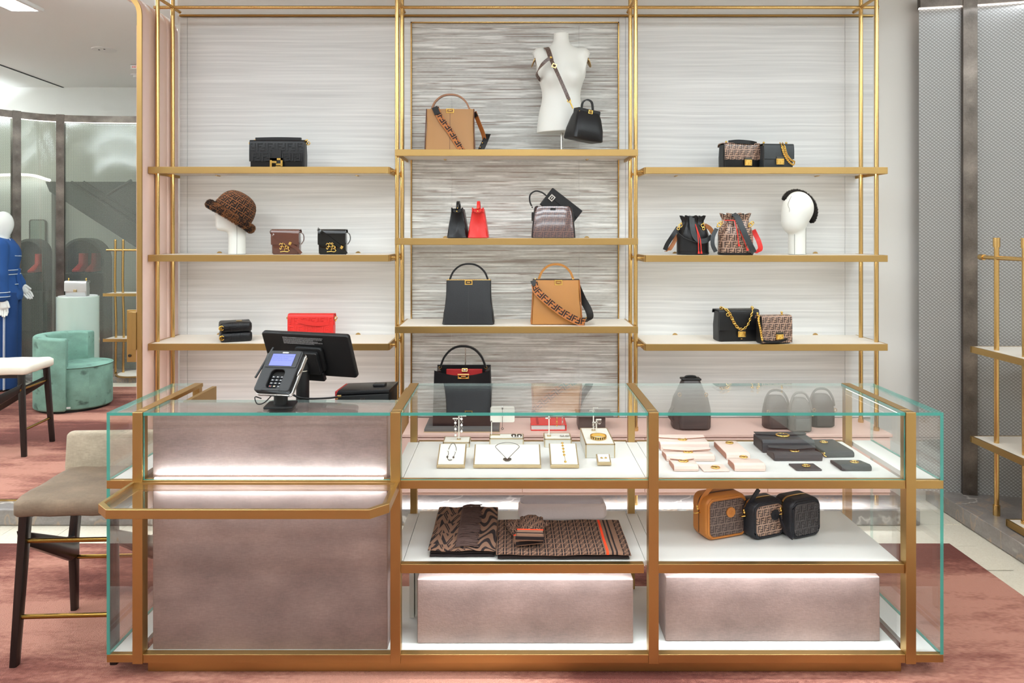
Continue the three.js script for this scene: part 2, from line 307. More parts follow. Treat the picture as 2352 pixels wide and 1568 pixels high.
// ---------------------------------------------------------------- materials
const mat = (color, o = {}) => new THREE.MeshPhysicalMaterial({ color, roughness: 0.6, ...o });
const M = {
  gold: mat(0xbb9a62, { metalness: 1, roughness: 0.37, bumpMap: T.brushed, bumpScale: 0.00006 }),
  pole: mat(0xd9b475, { metalness: 1, roughness: 0.24 }),
  brass: mat(0xd4b070, { metalness: 1, roughness: 0.2 }),
  shine: mat(0xf0c66e, { metalness: 1, roughness: 0.16 }),
  bronze: mat(0x8d8279, { metalness: 0.85, roughness: 0.4, map: T.mottle }),
  steel: mat(0xd8d6d2, { metalness: 1, roughness: 0.25 }),
  wall: mat(0xdcd9d4, { roughness: 0.75 }), paint: mat(0xd3d0ca, { roughness: 0.8 }), ceiling: mat(0xe2dfd9, { roughness: 0.85 }),
  silk: mat(0xffffff, { map: T.silk, roughness: 0.5 }),
  reed: mat(0xffffff, { map: T.reed, bumpMap: T.reedBump, bumpScale: 0.0016, roughness: 0.42 }),
  pink: mat(0xe4c5b9, { roughness: 0.32 }), pinkCab: mat(0xdcb9ac, { roughness: 0.4 }),
  velvet: mat(0xa98f86, { map: T.nap, roughness: 0.55, bumpMap: T.fuzz, bumpScale: 0.0002, sheen: 0.5, sheenColor: new THREE.Color(0xdcc4be), sheenRoughness: 0.5 }),
  deck: mat(0xe2e0da, { roughness: 0.45 }), shelfTop: mat(0xe6ded2, { roughness: 0.5 }), joint: mat(0x8f8b84, { roughness: 0.8 }),
  carpet: mat(0xffffff, { map: T.carpet, bumpMap: T.pile, bumpScale: 0.004, roughness: 0.95, sheen: 0.12, sheenColor: new THREE.Color(0xf0cfc4) }),
  tile: mat(0xffffff, { map: T.terrazzo, roughness: 0.35 }), grout: mat(0xa39a88, { roughness: 0.9 }),
  marble: mat(0xffffff, { map: T.marble, roughness: 0.28 }),
  glass: mat(0xfdfefe, { transmission: 1, roughness: 0, thickness: 0, ior: 1.5 }),
  edge: mat(0x58b8aa, { transmission: 0.5, roughness: 0.25, thickness: 0, ior: 1.5 }),
  edgePale: mat(0xd4ece6, { transmission: 0.8, roughness: 0.1, thickness: 0, ior: 1.4 }),
  mesh: mat(0xd2d4d4, { map: T.mesh, bumpMap: T.mesh, bumpScale: 0.002, metalness: 0.15, roughness: 0.38 }),
  screen: mat(0xe4e8e0, { map: T.weave, transmission: 0.78, roughness: 0.08, thickness: 0, ior: 1.6 }),
  lamp: mat(0xffffff, { emissive: 0xfff4e6, emissiveIntensity: 2.2 }), strip: mat(0xffffff, { emissive: 0xfff6ee, emissiveIntensity: 3.5 }),
  black: mat(0x0f0f12, { roughness: 0.42, specularIntensity: 0.7, bumpMap: T.grain, bumpScale: 0.0003, clearcoat: 0.12, clearcoatRoughness: 0.3 }), blackMatte: mat(0x0d0d0e, { roughness: 0.5 }), slot: mat(0x1a1917, { roughness: 0.9 }),
  patent: mat(0x0e0d0a, { roughness: 0.2, specularIntensity: 0.3, clearcoat: 0.6, clearcoatRoughness: 0.04 }), patentBrown: mat(0x5c3325, { roughness: 0.25, specularIntensity: 0.5, clearcoat: 1, clearcoatRoughness: 0.05 }),
  red: mat(0xd42822, { roughness: 0.45, bumpMap: T.grain, bumpScale: 0.0003 }), redDark: mat(0xa31c1c, { roughness: 0.6 }),
  tan: mat(0xa8702f, { roughness: 0.45 }), camel: mat(0xa97a46, { roughness: 0.5 }), brownEdge: mat(0x5b3626, { roughness: 0.5 }), handleTan: mat(0x9a6b4b, { roughness: 0.45 }),
  blackMono: mat(0x24242a, { roughness: 0.38, bumpMap: T.monoBump, bumpScale: 0.0022, clearcoat: 0.3, clearcoatRoughness: 0.3 }), greyMono: mat(0x4b4646, { roughness: 0.45, bumpMap: T.monoBump, bumpScale: 0.006 }), redMono: mat(0xd42822, { roughness: 0.45, bumpMap: T.monoBump, bumpScale: 0.002 }),
  mono: mat(0xffffff, { map: T.mono, bumpMap: T.monoBump, bumpScale: 0.001, roughness: 0.3, clearcoat: 0.4, clearcoatRoughness: 0.15 }), monoDark: mat(0xffffff, { map: T.monoDark, roughness: 0.4 }), monoGrey: mat(0xffffff, { map: T.monoGrey, bumpMap: T.monoBump, bumpScale: 0.0004, roughness: 0.18, clearcoat: 0.8, clearcoatRoughness: 0.08 }),
  strapBrown: mat(0xffffff, { map: zoomed(T.monoDark, 0.05), roughness: 0.4 }),
  strapMono: mat(0xffffff, { map: T.strapMono, roughness: 0.7 }),
  plaster: mat(0xe4e4dd, { roughness: 0.42 }), cream: mat(0xe9e4d8, { roughness: 0.55 }), linen: mat(0xd8d4ca, { roughness: 0.7 }), trim: mat(0xc9b48c, { metalness: 0.7, roughness: 0.35 }),
  fur: mat(0xffffff, { map: T.fur, bumpMap: T.fuzz, bumpScale: 0.006, roughness: 0.95, sheen: 0.3, sheenColor: new THREE.Color(0xb98a60) }), furBlack: mat(0x2a2521, { bumpMap: T.fuzz, bumpScale: 0.006, roughness: 0.95 }),
  hair: mat(0xffffff, { roughness: 0.9 }),
  knit: mat(0xffffff, { map: T.knit, bumpMap: T.fuzz, bumpScale: 0.001, roughness: 0.95 }), fringe: mat(0x5c4640, { roughness: 0.95 }), knitBrown: mat(0x8d6a55, { roughness: 0.95, bumpMap: T.fuzz, bumpScale: 0.001 }), knitBlack: mat(0x241a1a, { roughness: 0.95 }), neon: mat(0xff4a1c, { roughness: 0.8 }), woolPink: mat(0xf0e2df, { roughness: 0.95, bumpMap: T.fuzz, bumpScale: 0.001 }), woolGrey: mat(0xcfc6ca, { roughness: 0.95, bumpMap: T.fuzz, bumpScale: 0.001 }),
  blush: mat(0xecd3c6, { roughness: 0.5 }), blushDark: mat(0xa5705a, { roughness: 0.6 }), charcoal: mat(0x32373a, { roughness: 0.5, bumpMap: T.grain, bumpScale: 0.0002 }), pale: mat(0xc9c9c5, { roughness: 0.5 }),
  pearl: mat(0xf6f3ee, { roughness: 0.18, clearcoat: 0.6 }), silver: mat(0xb9b8b4, { metalness: 1, roughness: 0.22 }), darkSilver: mat(0x55524c, { metalness: 1, roughness: 0.35 }),
  green: mat(0x84ad9b, { map: T.crush, roughness: 0.75, sheen: 0.6, sheenColor: new THREE.Color(0xc4e0d4), sheenRoughness: 0.4 }), pedestal: mat(0xb4c3b7, { roughness: 0.12, clearcoat: 0.6, clearcoatRoughness: 0.05 }), silverBag: mat(0xc9c9c9, { metalness: 0.9, roughness: 0.28 }),
  denim: mat(0x1d4a86, { roughness: 0.85, bumpMap: T.fuzz, bumpScale: 0.0006 }), denimDark: mat(0x183d72, { roughness: 0.9 }), stitch: mat(0xdfe4ea, { roughness: 0.8 }),
  velour: mat(0xc9b89f, { map: T.nap, roughness: 0.8, sheen: 0.5, sheenColor: new THREE.Color(0xe6dbc8), sheenRoughness: 0.4 }), velourDark: mat(0x8d7761, { map: T.nap, roughness: 0.8, sheen: 0.5, sheenColor: new THREE.Color(0xd9c8ae), sheenRoughness: 0.4 }), ebony: mat(0x0e0a09, { roughness: 0.3, clearcoat: 0.25, clearcoatRoughness: 0.1 }), ivory: mat(0xe6ddcb, { roughness: 0.8 }),
  embossGrey: mat(0x4b4646, { roughness: 0.5 }), keycap: mat(0x25262a, { roughness: 0.5 }), brassOld: mat(0x9c7a3c, { metalness: 1, roughness: 0.25 }), denimTwo: mat(0x1f4d8c, { roughness: 0.85, side: THREE.DoubleSide }), flank: mat(0x4f514d, { roughness: 0.7 }), flankRail: mat(0x2e2f2d, { roughness: 0.5 }), archBack: mat(0x43403c, { roughness: 0.7 }), mirrorGlass: mat(0xa9b8ae, { metalness: 0.9, roughness: 0.08 }),
  redLine: mat(0xe8382c, { roughness: 0.6 }), saddle: mat(0xa2612f, { roughness: 0.5 }), navy: mat(0x1f2026, { roughness: 0.5, bumpMap: T.grain, bumpScale: 0.0003 }), zigzag2: mat(0xffffff, { map: T.zigzag, roughness: 0.95 }), monoDark2: mat(0xffffff, { map: T.monoDark, bumpMap: T.monoBump, bumpScale: 0.0004, roughness: 0.5 }), camera: mat(0xc27a33, { roughness: 0.45 }), ash: mat(0x8f8d84, { roughness: 0.8 }), slate: mat(0x585a58, { roughness: 0.85 }), greyBag: mat(0x3a3432, { roughness: 0.5 }), smoke: mat(0x6a6a66, { roughness: 0.6 }),
};
// ---------------------------------------------------------------- the room
const ZW = 4.32, CEIL = 3.3, PLAT = 0.092;                      // wall behind the shelves, ceiling height, height of the marble platform
const floor = struct('floor', bb(-6.7, 4.6, -0.14, -0.004, -4, 9), M.tile);
for (let i = 0; i < 19; i++) for (let k = 0; k < 2; k++) {       // pale floor tiles between the carpet and the platform
  const x0 = -3.28 + i * 0.297; struct('tile', bb(x0 + 0.0012, x0 + 0.2958, -0.004, 0, 3.44 + k * 0.276 - 0.0, 3.44 + (k + 1) * 0.276 - 0.0024), M.tile, floor);
}
for (let k = 0; k < 5; k++) for (const [a, b] of [[2.12, 2.41], [2.4124, 2.457]]) struct('tile', bb(a, b, -0.004, 0, 2.1 + k * 0.27, 2.3676 + k * 0.27), M.tile, floor);
for (const [a, b] of [[2.218, 2.41], [2.4124, 2.457]]) struct('tile', bb(a, b, -0.004, 0, 3.994, 4.4), M.tile, floor);
struct('ceiling', bb(-6.7, 4.6, CEIL, CEIL + 0.12, -4, 9), M.ceiling);
struct('wall_far', bb(-6.7, 4.6, -0.14, CEIL, 8.6, 8.8), M.paint);
struct('wall_behind', bb(-6.7, 4.6, -0.14, CEIL, -4.15, -4), M.wall);
struct('wall_left', bb(-6.85, -6.7, -0.14, CEIL, -4, 9), M.wall);
struct('wall_right', bb(4.5, 4.65, -0.14, CEIL, -4, 9), M.wall);
struct('wall_side', bb(2.143, 3.1, 0, CEIL, 4.345, 4.6), M.paint);
// cove ledges with hidden strips that light the ceiling
function cove(n, x, z, len, turn, k = 1) {
  const t = thing('cove_light', 'white cove ledge with an upward light strip along the ' + n + ' wall', 'cove light', [x, 2.72, z], turn);
  part(t, 'ledge', [box(len, 0.02, 0.16, 0, 0, 0.08), box(len, 0.1, 0.02, 0, 0.04, 0.17)], M.ceiling); part(t, 'light_strip', box(len - 0.1, 0.01, 0.05, 0, 0.016, 0.06), M.strip);
  const l = new THREE.RectAreaLight(WHITE, LUM.cove * k, len - 0.1, 0.05); l.position.set(0, 0.03, 0.06); l.rotation.x = Math.PI / 2; t.add(l);
}
cove('left', -6.7, -3.6, 9.4, Math.PI / 2, 2); cove('shelf', 0.1, -4.6, 4.0, Math.PI, 1.6); cove('right', 4.5, -0.6, 5.4, -Math.PI / 2, 0.6);
// marble platform that carries the shelves and the lounge
const plat = struct('platform', (() => { const g = bb(-6.7, 2.217, 0, PLAT, 3.964, 8.6, 0.012, 2); return g; })(), M.marble);
struct('trim_1', bb(-6.7, -1.99, PLAT, PLAT + 0.01, 4.082, 4.09), M.brass);
struct('platform_right', bb(2.458, 4.5, 0, 0.09, 1.8, 4.46, 0.004), M.marble);
const farFloor = struct('floor_far', bb(-6.7, -1.99, PLAT, PLAT + 0.006, 7.08, 7.28), M.tile);
struct('platform_far', bb(-6.7, -1.99, PLAT, 0.153, 7.28, 8.6, 0.004), M.marble);

// wall behind the shelves
const back = struct('wall_back', bb(-1.985, 2.14, PLAT, CEIL, ZW + 0.02, ZW + 0.28), M.paint);
for (const [a, b] of [[-1.963, -1.9187], [-1.9175, -0.6375], [0.6705, 1.9667], [1.9677, 2.134]]) struct('veneer_panel', bb(a, b, 0.5, 2.862, ZW, ZW + 0.02, 0.0015), M.silk, back);
for (const [a, b, y0, y1] of [[-0.6365, -0.5985, 0.5, 2.862], [0.633, 0.6695, 0.5, 2.862], [-0.598, 0.6325, 2.8345, 2.862]]) struct('veneer_panel', bb(a, b, y0, y1, ZW, ZW + 0.02, 0.001), M.silk, back);
for (const [a, b] of [[-0.5905, -0.3578], [-0.3572, 0.3957], [0.3963, 0.6245]]) struct('grasscloth_panel', bb(a, b, 0.5, 2.826, ZW + 0.008, ZW + 0.02), M.reed, back);
struct('panel_frame', [bb(-0.598, -0.5915, 0.5, 2.834, ZW - 0.005, ZW + 0.01), bb(0.626, 0.6325, 0.5, 2.834, ZW - 0.005, ZW + 0.01), bb(-0.598, 0.6325, 2.8275, 2.834, ZW - 0.005, ZW + 0.01)], M.brass, back);
struct('top_trim', bb(-1.963, 2.134, 2.864, 2.876, ZW - 0.012, ZW + 0.02, 0.003), M.gold, back);

// pink screen at the left end of the shelves: three fluted leaves, rolled over at the top, brass front edge
const fin = thing('side_screen', 'glossy blush pink side screen with brass front edge at the left end of the shelves', 'screen', [-1.965, PLAT, -4.1]);
const leafProfile = (t, off) => { const o = [], q = [], R = 0.13, y0 = 2.655; for (let i = 0; i <= 8; i++) { const a = i / 8 * Math.PI / 2; o.push([-off - R + R * Math.cos(a), y0 + R * Math.sin(a)]); q.unshift([-off - R + (R - t) * Math.cos(a), y0 + (R - t) * Math.sin(a)]); } return [[-off, 0], ...o, ...q, [-off - t, 0]]; };
for (const z of [0.138, -0.006, -0.15]) part(fin, 'leaf', bend(plate(leafProfile(0.02, 0.004), 0.138, 0.006, [], 3).translate(0, 0, z), () => {}, 0.9), M.pink);
part(fin, 'core', bb(-0.03, -0.01, 0, 2.6, -0.215, 0.21), M.pinkCab);
part(fin, 'brass_edge', plate(leafProfile(0.026, 0), 0.009).translate(0, 0, 0.2145), M.gold);
const pull = thing('door_pull', 'square brass door pull with keyhole on the edge of the pink screen', 'handle', [-2.03, 0, -3.93]);
part(pull, 'backplate', box(0.074, 0.28, 0.012, 0, PY(771, 3.93), 0, 0.002), M.gold);
part(pull, 'grip', [box(0.05, 0.2, 0.03, 0.012, PY(757, 3.93), 0.022, 0.002), box(0.022, 0.2, 0.02, 0.027, PY(757, 3.93), 0.045, 0.002)], M.gold);
part(pull, 'keyhole', [spin(cyl(0.008, 0.006, 0, 0, 0, 18), Math.PI / 2).translate(-0.02, PY(816, 3.93), 0.008)], M.darkSilver);
part(pull, 'bracket', box(0.045, 0.05, 0.02, 0.024, PY(771, 3.93), -0.012), M.gold);

// drawer cabinet under the shelves, standing off the marble
const cab = thing('drawer_cabinet', 'long low blush pink drawer cabinet under the wall shelves behind the counter', 'cabinet', [0.05, 0, -4.1]);
part(cab, 'carcass', bb(-1.99, 2.0, 0.166, 0.484, -0.13, 0.19), M.pinkCab).position.set(0, 0, 0);
part(cab, 'top_board', bb(-2.0, 2.01, 0.484, 0.4995, -0.145, 0.215, 0.002), M.pinkCab);
for (let i = 0; i < 6; i++) part(cab, 'drawer_front', bb(-1.985 + i * 0.664, -1.985 + i * 0.664 + 0.661, 0.185, 0.478, -0.145, -0.13, 0.002), M.pinkCab);
for (const x of [-1.953, -0.633, 0.681, 2.008]) for (const z of [4.03, 4.21]) part(cab, 'foot', rod(V3(x - 0.05, PLAT, 4.1 - z), V3(x - 0.05, 0.166, 4.1 - z), 0.0115), M.pole);
part(cab, 'light_strip', bb(-1.95, 1.9, 0.158, 0.162, -0.086, -0.074), M.strip);
{ const l = new THREE.RectAreaLight(COOL, LUM.under * 0.7, 3.8, 0.012); l.position.set(0, 0.155, 0.08); l.rotation.x = -Math.PI / 2; cab.add(l); }

// carpets
const rug = thing('carpet', 'dusty pink brushed silk carpet under the glass counter and the front stool', 'carpet', [-1.4, 0, -1.3]);
rug.add(new THREE.Mesh(bb(-3.6, 3.625, 0, 0.012, -3.2, 2.42, 0.004), M.carpet)); rug.children[0].name = 'pile';
const rug2 = thing('carpet', 'dusty pink silk carpet on the raised lounge behind the marble step', 'carpet', [-4.3, PLAT, -5.6]);
rug2.add(new THREE.Mesh(bb(-2.38, 2.3, 0, 0.01, -1.51, 1.48, 0.004), M.carpet)); rug2.children[0].name = 'pile';

// ceiling fittings
function lampPanel(x, Z, w, d, label, group, k = 1) {
  const t = thing('ceiling_light', label, 'ceiling light', [x, CEIL, -Z], 0, group);
  part(t, 'housing', plate(rrect(w + 0.06, d + 0.06, 0.012), 0.03, 0.003, [rect(w, d)]).rotateX(Math.PI / 2).translate(0, -0.012, 0), M.wall);
  part(t, 'diffuser', box(w, 0.006, d, 0, -0.006, 0), M.lamp);
  const l = new THREE.RectAreaLight(WHITE, LUM.ceiling * k, w, d); l.position.set(0, -0.018, 0); l.rotation.x = -Math.PI / 2; t.add(l);
  return t;
}
const spare = 'ceiling lights in front of the counter';
lampPanel(-3.7, 5.28, 0.2, 0.56, 'narrow recessed ceiling light in the lounge ceiling, top left corner', undefined, 1.6);
for (const [x, z] of [[-2.3, 1.1], [0.1, 1.1], [2.5, 1.1], [-2.2, 2.2], [0.1, 2.2], [2.5, 2.2], [-2.3, -0.2], [0.1, -0.2], [2.5, -0.2], [-2.3, -1.8], [0.1, -1.8], [2.5, -1.8]]) lampPanel(x, z, 1.5, 0.5, 'long recessed ceiling light panel over the shop floor', spare, 1);
for (const [x, z] of [[-4.6, 3.4], [-4.4, 1.6], [-3.0, 4.55], [-2.4, 6.3], [-0.8, 6.3], [-5.95, 6.3], [-2.4, 8.15], [-0.8, 8.15]]) lampPanel(x, z, 1.2, 0.5, 'recessed ceiling light panel over the lounge', 'ceiling lights over the lounge', 1.3);
const spr = thing('ceiling_speaker', 'round white flush ceiling plate with two dark dots', 'ceiling plate', [PX(239, 6.82), CEIL, -6.82]);
part(spr, 'plate', cyl(0.105, 0.008, 0, -0.004, 0, 40), M.wall);
for (const [x, z] of [[-0.035, 0.02], [0.025, 0.04]]) part(spr, 'dot', cyl(0.008, 0.006, x, -0.008, z), M.slot);
const slot = thing('air_slot', 'thin black linear air slot in the lounge ceiling', 'vent', [-5.21, CEIL, -7.5]);
part(slot, 'slot', box(0.022, 0.006, 2.2, 0, -0.002, 0), M.slot); slot.rotation.y = 0.06;
const exit = thing('exit_sign', 'small white ceiling sign with red EXIT lettering by the pink screen', 'sign', [PX(312, 7.45), CEIL, -7.45]);
part(exit, 'body', box(0.1, 0.045, 0.03, 0, -0.024, 0, 0.004), M.wall);
{ const g = new THREE.PlaneGeometry(0.085, 0.034); const m = part(exit, 'lettering', box(0.085, 0.034, 0.001, 0, 0, 0), M.wall); m.position.set(0, -0.024, 0.0156); m.material = mat(0xffffff, { map: T.exit }); const uv = m.geometry.attributes.uv, p = m.geometry.attributes.position; for (let i = 0; i < uv.count; i++) uv.setXY(i, p.getX(i) / 0.085 + 0.5, p.getY(i) / 0.034 + 0.5); }
const smoke = thing('smoke_detector', 'tiny white smoke detector on the ceiling beside the pink screen', 'detector', [PX(314, 7.9), CEIL, -7.9]);
part(smoke, 'base', cyl(0.06, 0.015, 0, -0.0075, 0, 24), M.wall); part(smoke, 'head', cyl(0.035, 0.02, 0, -0.024, 0, 20), M.ceiling);

// curved woven-mesh glass screens on bronze posts
function screenWall(name, pts, y0, y1, material, posts, label, light) {
  const t = thing(name, label, 'partition', [pts[0][0], y0, -pts[0][1]]);
  const c = new THREE.CatmullRomCurve3(pts.map(([x, z]) => V3(x - pts[0][0], 0, pts[0][1] - z))), n = 48, H = y1 - y0;
  const side = (o) => { const r0 = [], r1 = []; for (let i = 0; i <= n; i++) { const p = c.getPointAt(i / n), q = c.getTangentAt(i / n); const a = V3(p.x - q.z * o, 0, p.z + q.x * o); r0.push(a.clone().setY(0.0)); r1.push(a.clone().setY(H)); } return grid([r0, r1], false, (j, i) => [i / n * c.getLength(), j * H]); };
  part(t, 'mesh_pane', [side(0)], material);
  const bar = (y, h, d) => ribbon(c.getSpacedPoints(40).map((p) => p.clone().setY(y)), h, d, V3(0, 1, 0), 48);
  part(t, 'top_rail', bar(H + 0.03, 0.07, 0.05), M.bronze);
  part(t, 'light_strip', bar(H - 0.006, 0.008, 0.02), M.strip);
  for (const f of posts) { const p = c.getPointAt(f), q = c.getTangentAt(f); part(t, 'post', box(0.075, H + 0.07, 0.06, 0, (H + 0.07) / 2, 0, 0.002), M.bronze).position.set(p.x, 0, p.z); t.children.at(-1).rotation.y = -Math.atan2(q.z, q.x); }
  for (const f of light) { const p = c.getPointAt(f), q = c.getTangentAt(f), l = new THREE.RectAreaLight(COOL, LUM.far, 0.9, 0.03); l.position.set(p.x - q.z * -0.04, H - 0.02, p.z + 0.05); l.rotation.x = -Math.PI / 2; t.add(l); }
  return t;
}
screenWall('mesh_screen', [[2.37, 4.26], [2.6, 4.215], [2.95, 4.12], [3.35, 3.93], [3.75, 3.6], [4.1, 3.2]], 0.09, 2.9, M.mesh, [0.125], 'curved woven wire mesh screen with bronze post at the right edge', [0.2, 0.55]);
screenWall('mesh_screen', [[-2.2, 7.75], [-3.0, 7.76], [-3.5, 7.76], [-3.98, 7.75], [-4.45, 7.72], [-4.86, 7.6], [-5.12, 7.3], [-5.35, 6.9], [-5.55, 6.5]], 0.153, 2.757, M.screen, [0.43, 0.635, 0.735], 'curved wire mesh glass partition with bronze posts at the back of the lounge', [0.35, 0.55]);
// ---------------------------------------------------------------- brass shelf rack on the wall
const rackX = [-1.953, -0.633, 0.681, 2.008], ZP = [4.03, 4.21], YR = 2.886;
const rack = thing('shelf_rack', 'tall brass pole rack that carries the wall shelves', 'rack', [0.03, PLAT, -4.12]);
rackX.forEach((x) => ZP.forEach((z) => part(rack, 'pole', [rod(V3(x, 0.5, -z), V3(x, 3.06, -z), 0.0115), cyl(0.015, 0.02, x, 0.51, -z)], M.pole).position.set(-0.03, -PLAT, 4.12)));
ZP.forEach((z) => part(rack, 'rail', rod(V3(-2.06, YR, -z), V3(2.11, YR, -z), 0.0095), M.pole).position.set(-0.03, -PLAT, 4.12));
rackX.forEach((x) => part(rack, 'cross_rail', rod(V3(x, YR, -3.97), V3(x, YR, -4.3), 0.0095), M.pole).position.set(-0.03, -PLAT, 4.12));
const shelfLabels = {
  L: ['topmost left wall shelf, under the black embossed handbag', 'middle left wall shelf, under the head form with the fur hat', 'lowest left wall shelf, behind the till screen'],
  C: ['topmost centre wall shelf, under the white bust', 'second centre wall shelf, under the small black and red handbags', 'third centre wall shelf, under the black and tan top-handle handbags'],
  R: ['topmost right wall shelf, under the flap bag and the black chain bag', 'middle right wall shelf, under the two bucket bags', 'lowest right wall shelf, under the black bag with a looped gold chain'] };
function shelf(x0, x1, top, label, ends) {
  const t = thing('wall_shelf', label + ', brass edged', 'shelf', [(x0 + x1) / 2, top, -4.12]), w = x1 - x0, a = -w / 2;
  part(t, 'board', bb(a + ends[0], -a - ends[1], -0.02, -0.001, -0.158, 0.196), M.shelfTop);
  part(t, 'front_edge', box(w, 0.036, 0.012, 0, -0.018, 0.164, 0.0015), M.gold);
  for (const s of [0, 1]) { const x = s ? -a - ends[1] : a + ends[0]; part(t, 'side_edge', bb(x - 0.005, x + 0.005, -0.036, 0, -0.158, 0.196), M.gold); }
  part(t, 'light_strip', box(w - 0.12, 0.004, 0.008, 0, -0.0222, 0.148), M.strip);
  const l = new THREE.RectAreaLight(WARM, LUM.shelf, w - 0.12, 0.012); l.position.set(0, -0.026, 0.148); l.rotation.x = -Math.PI / 2 + 0.5; l.rotation.order = 'YXZ'; l.rotation.y = 0; t.add(l);
  l.lookAt(l.getWorldPosition(V3()).add(V3(0, -0.3, -0.45))); l.rotation.set(-Math.PI / 2 + 0.95, 0, 0);
  for (const s of [-1, 1]) part(t, 'bracket', [rod(V3(s * (w / 2 - 0.24), -0.016, -0.196), V3(s * (w / 2 - 0.24), -0.016, -0.15), 0.009), cyl(0.016, 0.006, 0, 0, 0).rotateX(Math.PI / 2).translate(s * (w / 2 - 0.24), -0.006, -0.196)], M.gold);
  for (const s of [-1, 1]) for (const z of ZP) { const X = (s < 0 ? a : -a) + s * 0.0; const tx = rackX.map((r) => r - (x0 + x1) / 2).reduce((p, q) => (Math.abs(q - X) < Math.abs(p - X) ? q : p)), e = s < 0 ? a + ends[0] : -a - ends[1]; if (Math.abs(tx - e) > 0.012) part(t, 'connector', rod(V3(e, -0.018, 4.12 - z), V3(tx - Math.sign(tx - e) * 0.009, -0.018, 4.12 - z), 0.008), M.brass); }
  return t;
}
[1.946, 1.470, 0.990].forEach((y, i) => shelf(-1.966, -0.668, y, shelfLabels.L[i], [0.002, 0]));
[2.040, 1.560, 1.083].forEach((y, i) => shelf(-0.633, 0.681, y, shelfLabels.C[i], [0.016, 0.016]));
[1.944, 1.468, 0.988].forEach((y, i) => shelf(0.722, 2.03, y, shelfLabels.R[i], [0, 0]));

// ---------------------------------------------------------------- glass counter
const ZF = 2.6, ZB = 3.107, TOP = 0.95, D1 = 0.709, D2 = 0.409, D3 = 0.09;
const postX = [-1.33, -0.414, 0.503, 1.417], PW = 0.036, XL = -1.441, XR = 1.534;
const ctr = thing('glass_counter', 'long brass framed glass display counter with pink velvet panels', 'counter', [0.045, 0, -2.85]);
const cp = (name, geo, m, label) => { const o = part(ctr, name, geo, m, label); o.position.set(-0.045, 0, 2.85); return o; };
postX.forEach((x) => { cp('post', bb(x - PW / 2, x + PW / 2, 0.058, TOP + 0.001, ZF - 0.004, ZF + 0.036, 0.0015), M.gold); cp('post', bb(x - 0.014, x + 0.014, D3, TOP - 0.014, ZB - 0.03, ZB, 0.001), M.gold); cp('top_rail', bb(x - PW / 2, x + PW / 2, TOP - 0.014, TOP + 0.0015, ZF + 0.036, ZB, 0.0015), M.gold); });
cp('end_rail', bb(XL, postX[0] - PW / 2, D1 - 0.03, D1, ZF, ZF + 0.02, 0.001), M.gold); cp('end_rail', bb(postX[3] + PW / 2, XR, D1 - 0.03, D1, ZF, ZF + 0.02, 0.001), M.gold);
cp('end_rail', bb(XL, postX[0] - PW / 2, 0.062, D3, ZF, ZF + 0.02, 0.001), M.gold); cp('end_rail', bb(postX[3] + PW / 2, XR, 0.062, D3, ZF, ZF + 0.02, 0.001), M.gold);
for (const x of [XL, XR - 0.012]) { cp('end_rail', bb(x, x + 0.012, D1 - 0.03, D1 - 0.001, ZF + 0.02, ZB), M.gold); cp('end_rail', bb(x, x + 0.012, 0.062, D3 - 0.001, ZF + 0.02, ZB), M.gold); }
for (let i = 0; i < 3; i++) {
  const a = postX[i] + PW / 2, b = postX[i + 1] - PW / 2;
  cp('front_rail', bb(a, b, D3 - 0.03, D3, ZF, ZF + 0.03, 0.001), M.gold);
  cp('front_rail', bb(a, b, D1 - 0.03, D1, ZF, ZF + 0.03, 0.001), M.gold);
  if (i) { cp('front_rail', bb(a, b - (i === 1 ? 0.015 : 0), D2 - 0.032, D2, ZF + 0.004, ZF + 0.03, 0.001), M.gold); cp('back_rail', bb(a, b, D1 - 0.03, D1, ZB - 0.02, ZB), M.gold); }
}
cp('plinth', bb(-1.31, 1.40, 0.012, 0.06, ZF + 0.03, ZB - 0.03, 0.002), M.gold);
// decks: white boards with a fine joint beside each post
const deck = (y, x0, x1) => { cp('deck', bb(x0, x1, y - 0.018, y - 0.0005, ZF + 0.0305, ZB - 0.002), M.deck); };
deck(D3, postX[0] + 0.018, postX[3] - 0.018);
for (let i = 1; i < 3; i++) for (const y of [D1, D2]) { deck(y, postX[i] + 0.024, postX[i + 1] - 0.024); }
for (const y of [D1, D2]) for (const x of [postX[1], postX[2]]) cp('deck', bb(x - 0.022, x + 0.022, y - 0.018, y - 0.0005, ZF + 0.037, ZB - 0.031), M.deck);
for (const [x0, x1] of [[XL + 0.013, postX[0] - 0.019], [postX[3] + 0.0195, XR - 0.013]]) for (const y of [D1, D3]) cp('deck', bb(x0, x1, y - 0.018, y - 0.0005, ZF + 0.0205, ZB - 0.002), M.deck);
